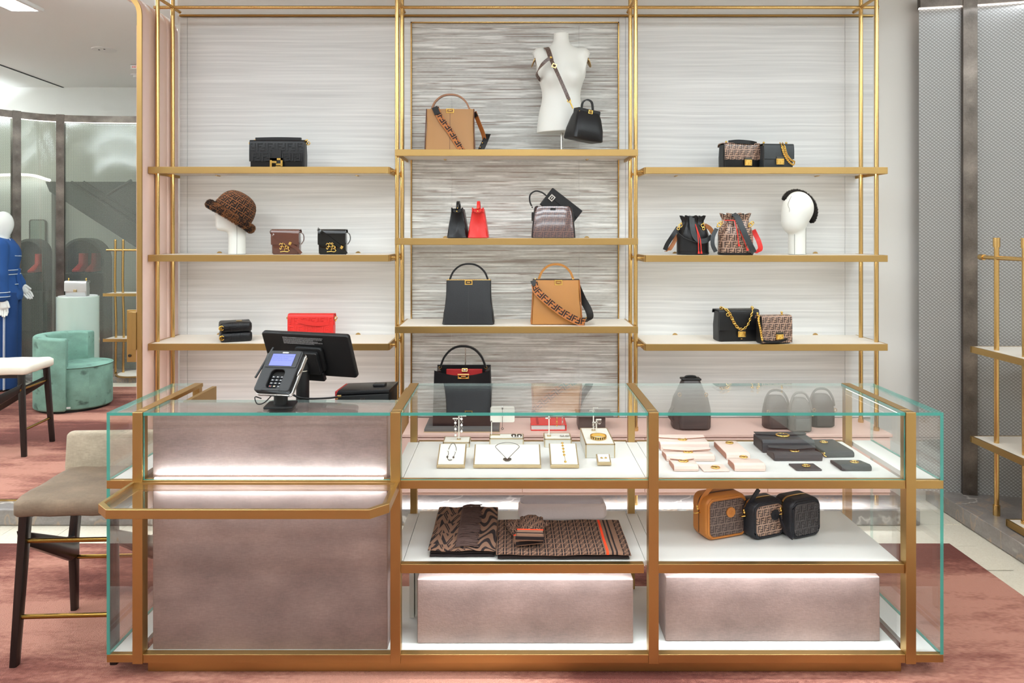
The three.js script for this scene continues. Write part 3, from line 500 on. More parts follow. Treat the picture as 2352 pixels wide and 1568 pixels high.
// panes: two faces and a green edge
function pane(x0, x1, y0, y1, Z0, Z1, thin, edges = true) {     // thin: 'x', 'y' or 'z', the direction of its thickness
  const g = bb(x0, x1, y0, y1, Z0, Z1), p = g.attributes.position, keep = { x: [], y: [], z: [] }, n = V3(), a = V3(), b = V3(), c = V3();
  for (let i = 0; i < p.count; i += 3) { a.fromBufferAttribute(p, i); b.fromBufferAttribute(p, i + 1); c.fromBufferAttribute(p, i + 2); n.subVectors(b, a).cross(c.clone().sub(a)); const k = Math.abs(n.x) > Math.abs(n.y) ? (Math.abs(n.x) > Math.abs(n.z) ? 'x' : 'z') : Math.abs(n.y) > Math.abs(n.z) ? 'y' : 'z'; keep[k].push(a.clone(), b.clone(), c.clone()); }
  const mk = (l) => { const h = new THREE.BufferGeometry().setFromPoints(l); h.computeVertexNormals(); return uvm(h); };
  const o = cp('glass_pane', mk(keep[thin]), M.glass);
  if (edges) {                                                   // front and end edges green, the far edge pale
    const all = Object.keys(keep).filter((k) => k !== thin).flatMap((k) => keep[k]), far = [], near = [];
    for (let i = 0; i < all.length; i += 3) (all.slice(i, i + 3).every((v) => Math.abs(v.z + Z1) < 1e-4) ? far : near).push(...all.slice(i, i + 3));
    for (const [l, m] of [[near, M.edge], [far, M.edgePale]]) if (l.length) { const e = new THREE.Mesh(mk(l), m); e.name = 'glass_edge'; o.add(e); }
  }
}
const TG = TOP - 0.011;                                          // underside of the glass top
for (let i = 0; i < 3; i++) {
  const a = postX[i] + PW / 2 + 0.001, b = postX[i + 1] - PW / 2 - 0.001;
  pane(a, b, TG, TOP, ZF, i ? ZB : 2.8, 'y');
  pane(a, b, D1 + 0.001, TG - 0.0005, ZF + 0.002, ZF + 0.01, 'z');
  if (!i) pane(a, b, D3 + 0.001, D1 - 0.031, ZF + 0.012, ZF + 0.02, 'z', false);
}
pane(XL, postX[0] - PW / 2, TG, TOP, ZF, ZB, 'y'); pane(postX[3] + PW / 2, XR, TG, TOP, ZF, ZB, 'y');
for (const [y0, y1] of [[D1, TG], [D3, D1 - 0.03]]) { pane(XL, XL + 0.012, y0, y1, ZF, ZB, 'x'); pane(XR - 0.012, XR, y0, y1, ZF, ZB, 'x'); pane(XL + 0.013, postX[0] - PW / 2, y0, y1, ZF + 0.001, ZF + 0.009, 'z', false); pane(postX[3] + PW / 2, XR - 0.013, y0, y1, ZF + 0.001, ZF + 0.009, 'z', false); }
pane(postX[3] - 0.03, postX[3] - 0.022, D3 + 0.001, D1 - 0.031, ZF + 0.037, ZB - 0.03, 'x', false);
// velvet fronts and boxes
cp('velvet_front', bb(-1.293, -0.448, D3, 0.695, 2.632, 2.82, 0.003), M.velvet); cp('velvet_front', bb(-1.293, -0.448, 0.7, TG - 0.003, 2.632, 2.82, 0.003), M.velvet);
cp('velvet_box', bb(-0.346, 0.443, D3, 0.325, 2.67, 2.93, 0.004), M.velvet); cp('velvet_box', bb(0.563, 1.351, D3, 0.327, 2.684, 2.95, 0.004), M.velvet);
cp('rear_panel', bb(-0.4, -0.382, D3, 0.376, 2.85, 3.0), M.cream); cp('rear_panel', bb(-0.379, -0.362, D3, 0.376, 2.86, 3.0), M.cream);
cp('till_shelf', bb(-1.26, -0.45, 0.76, 0.79, 2.83, 3.1, 0.002), M.marble);
cp('till_side', bb(-1.273, -1.255, 0.79, TG - 0.001, 2.83, ZB, 0.001), M.gold); cp('till_side', bb(-0.446, -0.434, 0.79, TG - 0.001, 2.83, ZB - 0.03, 0.001), M.gold);
// lamps in the counter: strips under the top rails, at the velvet front and under the lower shelves
const lampStrip = (x0, x1, y, Z, w, tilt, power, dir = 'x') => {
  const g = dir === 'x' ? box(x1 - x0, 0.004, w, (x0 + x1) / 2, y, -Z) : box(w, 0.004, x1 - x0, y, Z, -(x0 + x1) / 2);
  cp('light_strip', g, M.strip);
  const l = new THREE.RectAreaLight(WHITE, power, dir === 'x' ? x1 - x0 : w, dir === 'x' ? w : x1 - x0); const o = 0.006 * (tilt > 0 ? 1 : -1);
  l.position.set((dir === 'x' ? (x0 + x1) / 2 : y) - 0.045, (dir === 'x' ? y : Z) - o, (dir === 'x' ? -Z : -(x0 + x1) / 2) + 2.85); l.rotation.x = tilt > 0 ? -Math.PI / 2 : Math.PI / 2; ctr.add(l);
};
lampStrip(-1.28, -0.46, D1 + 0.002, ZF + 0.02, 0.008, -1, LUM.caseStrip); lampStrip(-1.28, -0.46, D1 - 0.034, ZF + 0.02, 0.008, 1, LUM.caseStrip);
lampStrip(-0.34, 0.44, D2 - 0.022, 2.652, 0.012, 1, LUM.under); lampStrip(0.57, 1.34, D2 - 0.022, 2.662, 0.012, 1, LUM.under);
for (const x of [postX[1] + 0.008, postX[2] + 0.008, postX[3] - 0.008, postX[2] - 0.008]) lampStrip(ZF + 0.05, ZB - 0.03, x, TOP - 0.0165, 0.008, 1, LUM.caseTop, 'z');
for (const i of [1, 2]) lampStrip(postX[i] + 0.03, postX[i + 1] - 0.03, D1 - 0.034, ZF + 0.045, 0.008, 1, LUM.mid);
// folding glass tray on the left bay
const tray = thing('counter_tray', 'brass framed glass tray with clipped corners projecting from the counter front', 'tray', [-0.875, 0.676, -2.45]);
{ const o = [[-0.474, -0.147], [-0.474, 0.065], [-0.421, 0.118], [0.422, 0.118], [0.475, 0.065], [0.475, -0.147]], q = o.map(([x, y]) => [x * 0.976, y > 0 ? y - 0.011 : y + 0.011]), k = o.map(([x, y]) => [x * 0.93, y > 0.1 ? y - 0.03 : y > 0 ? y - 0.022 : y + 0.02]);
  const flat = (g, y) => g.rotateX(Math.PI / 2).translate(0, y, 0);
  part(tray, 'frame', flat(plate(o, 0.03, 0.001, [q]), 0.015), M.gold);
  part(tray, 'ledge', flat(plate(o.map(([x, y]) => [x * 0.985, y * 0.985]), 0.004, 0, [k]), 0.006), M.gold);
  const s = plate(q, 0.004); part(tray, 'glass_pane', flat(s, 0.024), M.glass); }
// ---------------------------------------------------------------- bags on the wall shelves
const SH = { L: [1.946, 1.470, 0.990], C: [2.040, 1.560, 1.083], R: [1.944, 1.468, 0.988] };
const local = (px0, Y0, Z0) => { const X0 = PX(px0, Z0); const f = (px, py, dz = 0) => V3(PX(px, Z0 - dz) - X0, PY(py, Z0 - dz) - Y0, dz); f.pos = [X0, Y0, -Z0]; return f; };   // measured place -> the thing's own axes
const X_ = V3(1, 0, 0), Y_ = V3(0, 1, 0), Z_ = V3(0, 0, 1);
const withBump = (m, size) => { const c = m.clone(); c.bumpMap = zoomed(m.bumpMap, size * 2); if (m.map) c.map = zoomed(m.map, size * 2); return c; };
function turnlock(t, w, h, x, y, z, m = M.shine) { const c = part(t, 'clasp', [frame(w, h, h * 0.24, 0.006, 0.001)], m); c.position.set(x, y, z); part(c, 'toggle', box(w * 0.42, h * 0.22, 0.008, 0, 0, 0.001, 0.001), m === M.shine ? M.brass : M.steel); return c; }
function handle(t, name, a, b, rise, width, thick, m, lean = 0, pw = 2.4) {
  const pts = []; for (let i = 0; i <= 14; i++) { const u = i / 14 * 2 - 1; pts.push(V3(a.x + (b.x - a.x) * (u + 1) / 2, a.y + (b.y - a.y) * (u + 1) / 2 + rise * Math.pow(1 - Math.pow(Math.abs(u), pw), 0.75), a.z + lean * (1 - u * u))); }
  part(t, name, ribbon(pts, width, thick, Z_, 40), m);
  for (const p of [a, b]) part(t, 'ring', spin(clean(new THREE.TorusGeometry(0.007, 0.0018, 6, 14)), 0, 0, 0).translate(p.x, p.y, p.z), M.shine);
}
function topBag(name, label, pos, o) {                           // structured bag, wide foot, pinched top, arched handle
  const t = thing(name, label, 'handbag', pos, o.turn ?? 0), { w, h, d, wt, dt } = o, m = o.mat;
  const lv = []; for (let i = 0; i <= 8; i++) { const u = i / 8, k = Math.pow(u, 1.15); lv.push([u * h, w + (wt - w) * u, d + (dt - d) * k, 0.012 + 0.006 * (1 - u)]); }
  const bodyGeo = bend(body([[0, w - 0.012, d - 0.012, 0.012], [0.004, w, d, 0.014], ...lv.slice(1)], 0.9, 3, 6), (v) => {
    const u = v.y / h, e = Math.abs(v.z) / (d / 2); if (Math.abs(v.x) > wt / 2 * 0.86 && e < 0.75) v.x -= Math.sign(v.x) * (o.fold ?? 0.016) * Math.sin(Math.PI * Math.min(1, u * 1.05)) * (1 - e);
    if (o.belly) v.z += Math.sign(v.z) * o.belly * Math.sin(Math.PI * u) * Math.cos(Math.PI * v.x / w); }, 0.9);
  part(t, 'body', uvm(bodyGeo), m);
  if (o.seam) part(t, 'seam', ribbon([V3(0, 0.006, d / 2 + 0.0003), V3(0, h * 0.5, (d + (dt - d) * 0.45) / 2 + 0.001 + (o.belly ?? 0)), V3(0, h * 0.97, dt / 2 + 0.0008)], 0.0018, 0.0012, X_, 12), o.edge ?? M.blackMatte);
  if (o.edge) for (const s of [-1, 1]) part(t, 'piping', tube([V3(s * w / 2 * 0.985, 0.006, d / 2 * 0.97), V3(s * (w + wt) / 4 * 0.985, h * 0.5, (d + (dt - d) * 0.45) / 2 * 0.97), V3(s * wt / 2 * 0.985, h * 0.995, dt / 2 * 0.9)], 0.0028, 10, 6), o.edge);
  if (o.rim) part(t, 'rim', box(wt * 0.99, 0.006, dt * 0.9, 0, h + 0.001, 0, 0.002), o.rim);
  if (o.clasp) turnlock(t, o.clasp[0], o.clasp[1], o.claspX ?? 0, h - o.clasp[1] * 0.45, dt / 2 + 0.004, o.claspMat);
  const hs = o.span ?? wt * 0.42;
  handle(t, 'handle', V3(-hs, h, o.hz ?? 0), V3(hs, h, o.hz ?? 0), o.rise, o.hw ?? 0.022, o.ht ?? 0.009, o.hm ?? m, 0);
  return t;
}
{ // tan bag, top centre
  const f = local(1035, SH.C[0], 4.1), t = topBag('handbag', 'tan top-handle handbag with a letter strap beside the white bust', f.pos, { w: 0.278, h: 0.238, d: 0.13, wt: 0.268, dt: 0.06, mat: M.camel, hm: M.handleTan, edge: M.brownEdge, seam: true, rise: 0.085, span: 0.107, clasp: [0.044, 0.025], fold: 0.01 });
  const s = [f(1001, 247, 0.036), f(1012, 272, 0.052), f(1034, 302, 0.064), f(1056, 338, 0.068), f(1063, 347, 0.069)];
  part(t, 'strap', ribbon(s, 0.034, 0.003, V3(1, 0.62, 0), 40), M.strapMono); part(t, 'strap_tip', ribbon([f(998, 246, 0.036), f(1005, 262, 0.049)], 0.033, 0.0045, V3(1, 0.5, 0), 6), M.blackMatte);
  part(t, 'strap', ribbon([f(1090, 257, 0.0), f(1099, 280, 0.0), f(1109, 305, 0.0), f(1113, 322, 0.01)], 0.028, 0.003, V3(1, 0.3, 0.9), 24), M.saddle);
  part(t, 'strap_end', ribbon([f(1089, 259, 0.01), f(1094, 268, 0.01)], 0.022, 0.004, V3(1, 0.3, 0.6), 6), M.blackMatte);
  part(t, 'strap_end', [ribbon([f(1121, 308, 0.0), f(1115, 322, 0.02), f(1102, 350, 0.03)], 0.034, 0.004, V3(1, 0.35, 0.2), 12)], M.blackMatte);
  for (const p of [f(1108, 328, 0.031), f(1103, 338, 0.035)]) part(t, 'stud', ball(0.004, p.x, p.y, p.z), M.shine);
}
{ // two structured bags on the third shelf
  const f = local(1077, SH.C[2], 4.1); topBag('handbag', 'large black leather top-handle handbag standing alone left of the tan one', f.pos, { w: 0.288, h: 0.242, d: 0.15, wt: 0.25, dt: 0.05, mat: M.black, seam: true, rise: 0.09, span: 0.108, clasp: [0.044, 0.027], rim: M.brass, fold: 0.012, ht: 0.01 });
  const g = local(1277, SH.C[2], 4.1), t = topBag('handbag', 'caramel tan top-handle handbag with an orange and black letter strap across it', g.pos, { w: 0.286, h: 0.243, d: 0.15, wt: 0.262, dt: 0.055, mat: M.tan, edge: M.saddle, rise: 0.087, span: 0.098, clasp: [0.045, 0.03], claspX: 0.012, rim: M.blackMatte, fold: 0.012, ht: 0.012 });
  part(t, 'strap', ribbon([g(1227, 650, 0.03), g(1233, 668, 0.062), g(1258, 692, 0.088), g(1292, 718, 0.1), g(1325, 736, 0.11), g(1344, 739, 0.1)], 0.042, 0.003, V3(0.62, 1, 0), 48), M.strapMono);
  part(t, 'strap', ribbon([g(1343, 739, 0.1), g(1355, 730, 0.07), g(1352, 712, 0.03), g(1340, 690, 0.0), g(1330, 668, -0.01), g(1322, 648, -0.01)], 0.04, 0.003, V3(1, 0.35, 0.4), 40), M.blackMatte);
  part(t, 'strap_tip', ribbon([g(1224, 644, 0.026), g(1229, 656, 0.045)], 0.03, 0.005, V3(1, 0.4, 0), 6), M.blackMatte);
  for (const x of [1229, 1315]) part(t, 'hook', rod(g(x, 640, 0.01), g(x + 6, 648, 0.02), 0.004), M.shine);
}
{ // pair of small bags end on
  const o = { w: 0.23, h: 0.163, d: 0.112, wt: 0.2, dt: 0.062, rise: 0.038, span: 0.07, hw: 0.016, ht: 0.014, turn: Math.PI / 2, fold: 0.03 };
  const f = local(1053, SH.C[1], 4.12), a = topBag('mini_handbag', 'small black handbag seen end on, beside the red one', f.pos, { ...o, mat: M.black });
  const g = local(1099.5, SH.C[1], 4.12), b = topBag('mini_handbag', 'small bright red handbag seen end on', g.pos, { ...o, mat: M.red });
  for (const t of [a, b]) { const m = t === a ? M.black : M.red;
    for (const s of [-1, 1]) part(t, 'side_wing', box(0.012, 0.026, 0.008, 0.103, 0.155, s * 0.029, 0.003), m);
    part(t, 'belt', ribbon([V3(0.1, 0.158, -0.03), V3(0.115, 0.146, 0), V3(0.1, 0.158, 0.03)], 0.014, 0.003, Y_, 14), m); part(t, 'stud', ball(0.004, 0.116, 0.147, 0), M.shine); t.rotation.y = Math.PI / 2 - 2 * Math.PI / 2; t.rotation.y = -Math.PI / 2; }
}
{ // print bag with a pouch in it
  const f = local(1270, SH.C[1], 4.12), t = thing('handbag', 'glossy brown letter-print handbag with black trim on the second centre shelf', 'handbag', f.pos);
  part(t, 'body', body([[0, 0.236, 0.1, 0.012], [0.005, 0.247, 0.112, 0.014], [0.06, 0.238, 0.104, 0.014], [0.12, 0.224, 0.085, 0.014], [0.168, 0.212, 0.07, 0.02], [0.178, 0.2, 0.062, 0.02]], 0.9, 4, 5), withBump(M.monoGrey, 0.037));
  for (const s of [-1, 1]) { part(t, 'piping', tube([V3(s * 0.119, 0.004, 0.055), V3(s * 0.113, 0.08, 0.05), V3(s * 0.104, 0.165, 0.036), V3(s * 0.09, 0.178, 0.032)], 0.003, 14, 6), M.blackMatte); part(t, 'side_wing', box(0.012, 0.05, 0.05, s * 0.114, 0.12, 0, 0.004), M.blackMatte); }
  part(t, 'lock_plate', box(0.03, 0.012, 0.004, -0.002, 0.162, 0.038, 0.001), M.blackMatte);
  part(t, 'handle', tube([f(1223, 477, 0.0), f(1217, 462, 0.0), f(1218, 447, 0), f(1229, 439, 0), f(1243, 441, 0), f(1255, 449, 0)], 0.0045, 30, 8), M.blackMatte);
  part(t, 'ring', clean(new THREE.TorusGeometry(0.006, 0.0016, 6, 14)).translate(...f(1222, 476, 0.004).toArray()), M.steel);
  const p = thing('pouch', 'flat black leather pouch with silver clasp tucked slantwise in the letter-print handbag', 'pouch', [f.pos[0] + 0.018, f.pos[1] + 0.135, f.pos[2]]); p.rotation.z = -0.66;
  part(p, 'body', box(0.215, 0.12, 0.03, 0, 0.045, 0, 0.006, 2), M.black); part(p, 'flap', box(0.213, 0.05, 0.005, 0, 0.077, 0.016, 0.002), M.black);
  const c = turnlock(p, 0.034, 0.03, -0.075, 0.055, 0.022, M.steel); c.rotation.z = 1.5;
}
// embossed letters as real relief: pairs of an F and a turned F in rows
function raised(w, h, cell, depth, skip = () => false) {
  const out = [], bar = (x0, x1, y0, y1) => { const a = Math.max(-w / 2, x0), b = Math.min(w / 2, x1), c = Math.max(0, y0), d = Math.min(h, y1); if (b - a > 0.002 && d - c > 0.001) out.push(box(b - a, d - c, depth, (a + b) / 2, (c + d) / 2, 0, depth * 0.45)); };
  for (let j = 0; j * cell < h; j++) for (let i = -9; i < 9; i++) { const x = (i + (j % 2 ? 0.5 : 0)) * cell, y = h - j * cell; if (skip(x + cell / 2, y - cell / 2)) continue; const q = (a, b, c, d) => bar(x + a * cell, x + b * cell, y - d * cell, y - c * cell);
    q(0.06, 0.19, 0.1, 0.92); q(0.19, 0.6, 0.1, 0.23); q(0.19, 0.46, 0.4, 0.52); q(0.79, 0.92, 0.1, 0.92); q(0.38, 0.79, 0.79, 0.92); q(0.52, 0.79, 0.52, 0.64); }
  return out;
}
// flap bags
const flapOf = (w, d, h, drop, back = 0.5) => uvm(ribbon([V3(0, h * 0.9, -d / 2 - 0.002), V3(0, h - 0.006, -d / 2 + 0.001), V3(0, h + 0.003, -d / 2 + 0.01), V3(0, h + 0.003, d / 2 - 0.01), V3(0, h - 0.006, d / 2 + 0.002), V3(0, h - drop * 0.5, d / 2 + 0.006), V3(0, h - drop, d / 2 + 0.005)], w, 0.0045, X_, 30));
function flapBag(name, label, pos, o) {
  const t = thing(name, label, 'handbag', pos, o.turn ?? 0), { w, h, d } = o;
  part(t, 'body', body([[0, w - 0.016, d * 0.9, 0.008], [0.005, w - 0.004, d, 0.01], [h * 0.5, w - 0.002, d * (o.mid ?? 1), 0.01], [h - 0.004, w * (o.top ?? 1) - 0.008, d * (o.topd ?? 0.9), 0.01]], 0.8, 3, 5), o.mat);
  part(t, 'flap', flapOf(w * (o.flapW ?? 1), d * (o.topd ?? 0.97), h, o.drop), o.flap ?? o.mat);
  return t;
}
{ // black embossed bag, top left
  const f = local(641, SH.L[0], 4.08), m = M.black, t = flapBag('handbag', 'black embossed shoulder bag with a square gold letter buckle on the topmost left shelf', f.pos, { w: 0.302, h: 0.152, d: 0.075, drop: 0.115, mat: m, flap: m });
  part(t, 'embossing', raised(0.286, 0.108, 0.055, 0.0045, (x, y) => Math.abs(x) < 0.034 && y < 0.06), M.black).position.set(0, 0.036, 0.046); t.children.at(-1).rotation.x = -0.03;
  part(t, 'tab', box(0.052, 0.078, 0.005, 0.002, 0.062, 0.047, 0.002), M.black);
  part(t, 'buckle', [letters(0.07, 0.056, 0.011, 0.006), box(0.07, 0.011, 0.006, 0, 0.0225, 0)].map((g) => (g.translate(0.002, 0.026, 0.053))), M.shine);
  part(t, 'strap', ribbon([f(588, 320, 0.01), f(640, 319, 0.012), f(692, 320, 0.01)], 0.02, 0.018, Z_, 20), M.black);
  for (const [a, b] of [[576, 588], [692, 707]]) part(t, 'buckle_ring', [rod(f(a, 326, 0.01), f(b, 321, 0.01), 0.004), clean(new THREE.TorusGeometry(0.009, 0.0025, 6, 16)).translate(...f(a + (a > 600 ? 16 : 0), 329, 0.01).toArray())], M.shine);
}
{ // patent minis with script letters
  const script = (s) => { const q = (pts) => tube(pts.map(([x, y]) => V3(x * s, y * s, 0)), 0.075 * s, 22, 6); return join([
    q([[-1, 0.55], [-0.8, 0.85], [-0.55, 0.7], [-0.3, 0.9], [-0.05, 0.78]]), q([[-0.42, 0.75], [-0.5, 0.2], [-0.75, -0.35], [-0.95, -0.1]]), q([[-0.75, 0.15], [-0.4, 0.25], [-0.15, 0.1]]),
    q([[0.0, 0.6], [0.2, 0.95], [0.5, 0.8], [0.8, 0.95]]), q([[0.35, 0.8], [0.2, 0.1], [0.0, -0.5]]), q([[0.1, 0.2], [0.5, 0.3], [0.85, 0.05], [0.7, -0.35], [0.95, -0.6], [0.6, -0.85], [0.0, -0.75], [-0.8, -0.85]]), q([[0.35, -0.3], [0.55, -0.1], [0.7, 0.0]])]); };
  const one = (px, m, label, strapPts, sq) => {
    const f = local(px, SH.L[1], 4.08), t = flapBag('mini_bag', label, f.pos, { w: 0.154, h: 0.134, d: 0.055, drop: 0.08, mat: m });
    part(t, 'flap_edge', box(0.15, 0.0035, 0.004, 0, 0.0545, 0.032, 0.001), m);
    const s = part(t, 'script_letters', script(0.028), M.shine); s.position.set(-0.002, 0.038, 0.034); s.scale.z = 0.7;
    part(t, 'strap', ribbon(strapPts(f), 0.017, 0.003, V3(0.45, 1, 0), 36), m);
    part(t, 'strap', ribbon([V3(0.07, 0.125, 0.01), V3(0.092, 0.112, 0), V3(0.096, 0.08, 0), V3(0.082, 0.055, 0)], 0.014, 0.003, Z_, 24), m);
    const p = sq(f); part(t, 'strap_slide', box(0.014, 0.017, 0.008, 0, 0, 0, 0.001), M.shine).position.copy(p); t.children.at(-1).rotation.z = -0.5;
    return t; };
  one(658.5, M.patentBrown, 'small glossy chestnut brown patent bag with gold script letters', (f) => [f(621, 530, -0.005), f(624, 535, 0.026), f(632, 544, 0.037), f(655, 556, 0.039), f(678, 568, 0.039), f(692, 582, 0.034)], (f) => f(666.5, 559, 0.042));
  one(765, M.patent, 'small glossy black patent bag with gold script letters', (f) => [f(730, 525, -0.005), f(733, 529, 0.026), f(748, 540, 0.038), f(768, 556, 0.039), f(786, 570, 0.039), f(796, 583, 0.03)], (f) => f(785, 568, 0.042));
}
{ // red bag behind the till screen, and two black ones lying in a stack
  const f = local(717, SH.L[2], 4.16), m = M.red, t = flapBag('handbag', 'bright red embossed shoulder bag half hidden behind the till screen', f.pos, { w: 0.258, h: 0.136, d: 0.06, drop: 0.1, mat: m });
  part(t, 'embossing', raised(0.24, 0.12, 0.05, 0.004), M.red).position.set(0, 0.008, 0.037);
  part(t, 'strap', ribbon([f(665, 731, 0.0), f(690, 738, 0.042), f(725, 744, 0.046), f(768, 741, 0.03)], 0.022, 0.004, V3(0.1, 1, 0), 24), M.red);
  for (const x of [662, 771]) part(t, 'buckle_ring', [clean(new THREE.TorusGeometry(0.008, 0.0025, 6, 16)).translate(...f(x, 730, 0.01).toArray()), ball(0.005, ...f(x, 736, 0.012).toArray())], M.shine);
  const quilt = withBump(M.black, 0.06); quilt.bumpMap = zoomed(T.monoBump, 0.11); quilt.bumpScale = 0.0025;
  const g = local(541, SH.L[2], 4.1);
  const lying = (y, dx, lab) => { const b = thing('handbag', lab, 'handbag', [g.pos[0] + dx, g.pos[1] + y, g.pos[2]], 0.42);
    part(b, 'body', bend(body([[0, 0.155, 0.16, 0.014], [0.006, 0.165, 0.17, 0.018], [0.025, 0.168, 0.172, 0.02], [0.042, 0.165, 0.17, 0.018], [0.049, 0.155, 0.16, 0.014]], 0.9, 4, 6), (v) => { v.y += 0.003 * Math.sin(v.x * 70) * Math.cos(v.z * 60) * (v.y > 0.03 ? 1 : 0); }, 1.2), quilt);
    part(b, 'buckle_ring', [clean(new THREE.TorusGeometry(0.012, 0.003, 6, 16)).translate(-0.075, 0.024, 0.083), box(0.012, 0.02, 0.006, -0.078, 0.022, 0.088)], M.shine);
    part(b, 'strap_end', box(0.03, 0.016, 0.006, -0.045, 0.026, 0.086, 0.002), M.black);
    part(b, 'buckle', box(0.03, 0.003, 0.03, 0.02, 0.0525, 0.0), M.shine); return b; };
  lying(0, 0, 'lower of two black quilted bags lying stacked beside the till screen'); lying(0.054, -0.002, 'upper of two black quilted bags lying stacked beside the till screen');
}
const pushClasp = (t, x, y, z, w, h) => { const c = part(t, 'clasp', [box(w, h, 0.008, 0, 0, 0, 0.002), shift(letters(w * 0.8, h * 0.7, h * 0.13, 0.004), 0, 0, 0.005)], M.shine); c.position.set(x, y, z); part(c, 'clasp_cap', box(w * 0.96, h * 0.35, 0.009, 0, h * 0.66, -0.0005, 0.001), M.darkSilver); return c; };
const keeper = (t, p) => part(t, 'strap_stud', [cyl(0.005, 0.012, p.x, p.y, p.z), ball(0.0065, p.x, p.y + 0.008, p.z)], M.shine);
{ // right shelves: flap bags
  const f = local(1697, SH.R[0], 4.1), t = flapBag('handbag', 'black flap bag with a brown letter-print flap on the topmost right shelf', f.pos, { w: 0.212, h: 0.14, d: 0.085, drop: 0.09, mat: M.black, flap: withBump(M.mono, 0.036), turn: 0.16 });
  pushClasp(t, 0.03, 0.034, 0.052, 0.044, 0.033); keeper(t, V3(-0.075, 0.145, 0)); keeper(t, V3(0.085, 0.143, 0)); keeper(t, V3(0.098, 0.12, 0.03));
  part(t, 'strap', ribbon([V3(-0.072, 0.148, 0.02), V3(-0.03, 0.15, 0.05), V3(0.04, 0.146, 0.052), V3(0.09, 0.142, 0.03)], 0.021, 0.005, Y_, 24), M.black);
  const g = local(1782, SH.R[0], 4.06), u = flapBag('handbag', 'small black flap bag with a doubled gold chain on the topmost right shelf', g.pos, { w: 0.172, h: 0.131, d: 0.07, drop: 0.08, mat: M.charcoal, turn: 0.1 });
  pushClasp(u, 0.004, 0.036, 0.043, 0.045, 0.033); keeper(u, V3(0.06, 0.136, 0)); keeper(u, V3(-0.07, 0.136, 0));
  for (const k of [0, 6]) part(u, 'chain', chain([g(1791 + k, 328, 0.01), g(1794 + k, 335, 0.045), g(1800 + k, 355, 0.05), g(1812 + k * 0.5, 372 - k, 0.05), g(1823, 378 - k * 1.4, 0.04), g(1826, 372, 0.02)], 0.0042, 0.0016, 34), M.shine);
  const a = local(1689, SH.R[2], 4.1), b = flapBag('handbag', 'large black flap bag with a looped thick gold chain across its front', a.pos, { w: 0.232, h: 0.17, d: 0.095, drop: 0.108, mat: M.black, turn: 0.12, top: 0.97 });
  part(b, 'chain', chain([a(1654, 706, 0.03), a(1667, 713, 0.06), a(1676, 728, 0.062), a(1684, 743, 0.063), a(1694, 754, 0.064), a(1706, 755, 0.064), a(1716, 745, 0.063), a(1722, 730, 0.062), a(1726, 718, 0.06), a(1729, 707, 0.04)], 0.0068, 0.0026, 24, 12), M.shine);
  part(b, 'medallion', clean(new THREE.TorusGeometry(0.009, 0.0024, 6, 18)).translate(...a(1667.5, 722, 0.066).toArray()), M.shine);
  pushClasp(b, 0.012, 0.041, 0.057, 0.046, 0.032); part(b, 'stamp', box(0.009, 0.004, 0.001, 0.014, 0.014, 0.049), M.brass);
  for (const x of [1653, 1728]) { const p = a(x, 706, 0.02); part(b, 'strap_stud', [ball(0.008, p.x, p.y, p.z), rod(p, V3(p.x, p.y - 0.014, p.z), 0.005)], M.shine); }
  const c = local(1776, SH.R[2], 4.0), e = flapBag('mini_bag', 'small brown letter-print bag with gold chain sides in front of the black bag', c.pos, { w: 0.178, h: 0.148, d: 0.07, drop: 0.142, mat: M.black, flap: withBump(M.mono, 0.037), turn: 0.2 });
  pushClasp(e, 0.012, 0.038, 0.044, 0.044, 0.03);
  part(e, 'chain', chain([c(1737, 724, 0.03), c(1735, 735, 0.04), c(1739, 755, 0.045), c(1742, 772, 0.045), c(1744, 781, 0.05)], 0.0042, 0.0017, 22), M.shine); part(e, 'chain', chain([c(1798, 722, 0.0), c(1804, 732, 0.01), c(1810, 755, 0.02), c(1816, 770, 0.02), c(1813, 776, 0.02)], 0.0042, 0.0017, 22), M.shine);
  part(e, 'strap', ribbon([c(1744, 780, 0.05), c(1756, 784, 0.06), c(1785, 784, 0.06), c(1806, 779, 0.04)], 0.012, 0.004, Y_, 20), M.black);
  for (const [x, y] of [[1735, 722], [1796, 721]]) keeper(e, c(x, y, 0.015));
}
function bucket(name, label, pos, o) {                           // drawstring bucket, gathered top
  const t = thing(name, label, 'bucket bag', pos), rings = [], N = 64;
  for (let i = 0; i <= 16; i++) { const u = i / 16, r = [], y = u * o.h, g = Math.max(0, (u - 0.42) / 0.58), base = u < 0.03 ? 0.94 : u < 0.5 ? 1 : 1 - (1 - o.top) * Math.pow((u - 0.5) / 0.35 > 1 ? 1 : (u - 0.5) / 0.35, 1.2) + (u > 0.85 ? (u - 0.85) * 0.9 : 0);
    for (let k = 0; k < N; k++) { const a = k / N * Math.PI * 2, m = 1 + 0.17 * g * Math.cos(a * 8 + 0.6) ; r.push(V3(Math.cos(a) * o.w / 2 * base * m, y + (i === 16 ? 0.006 * Math.cos(a * 8 + 0.6) : 0), Math.sin(a) * o.d / 2 * base * m)); } rings.push(r); }
  const hull = part(t, 'body', uvm(loft(rings, true, false, 1.0)), o.mat); hull.material = o.mat; part(t, 'lining', uvm(loft(rings.slice(8).map((r) => r.map((p) => V3(p.x * 0.95, p.y, p.z * 0.95))), true, false, 1.0)), M.blackMatte);
  part(t, 'base', body([[0, o.w * 0.96, o.d * 0.96, o.d * 0.45], [0.006, o.w * 1.01, o.d * 1.01, o.d * 0.48], [0.012, o.w * 1.005, o.d * 1.005, o.d * 0.48]], 0.9, 8, 1), M.black);
  return t;
}
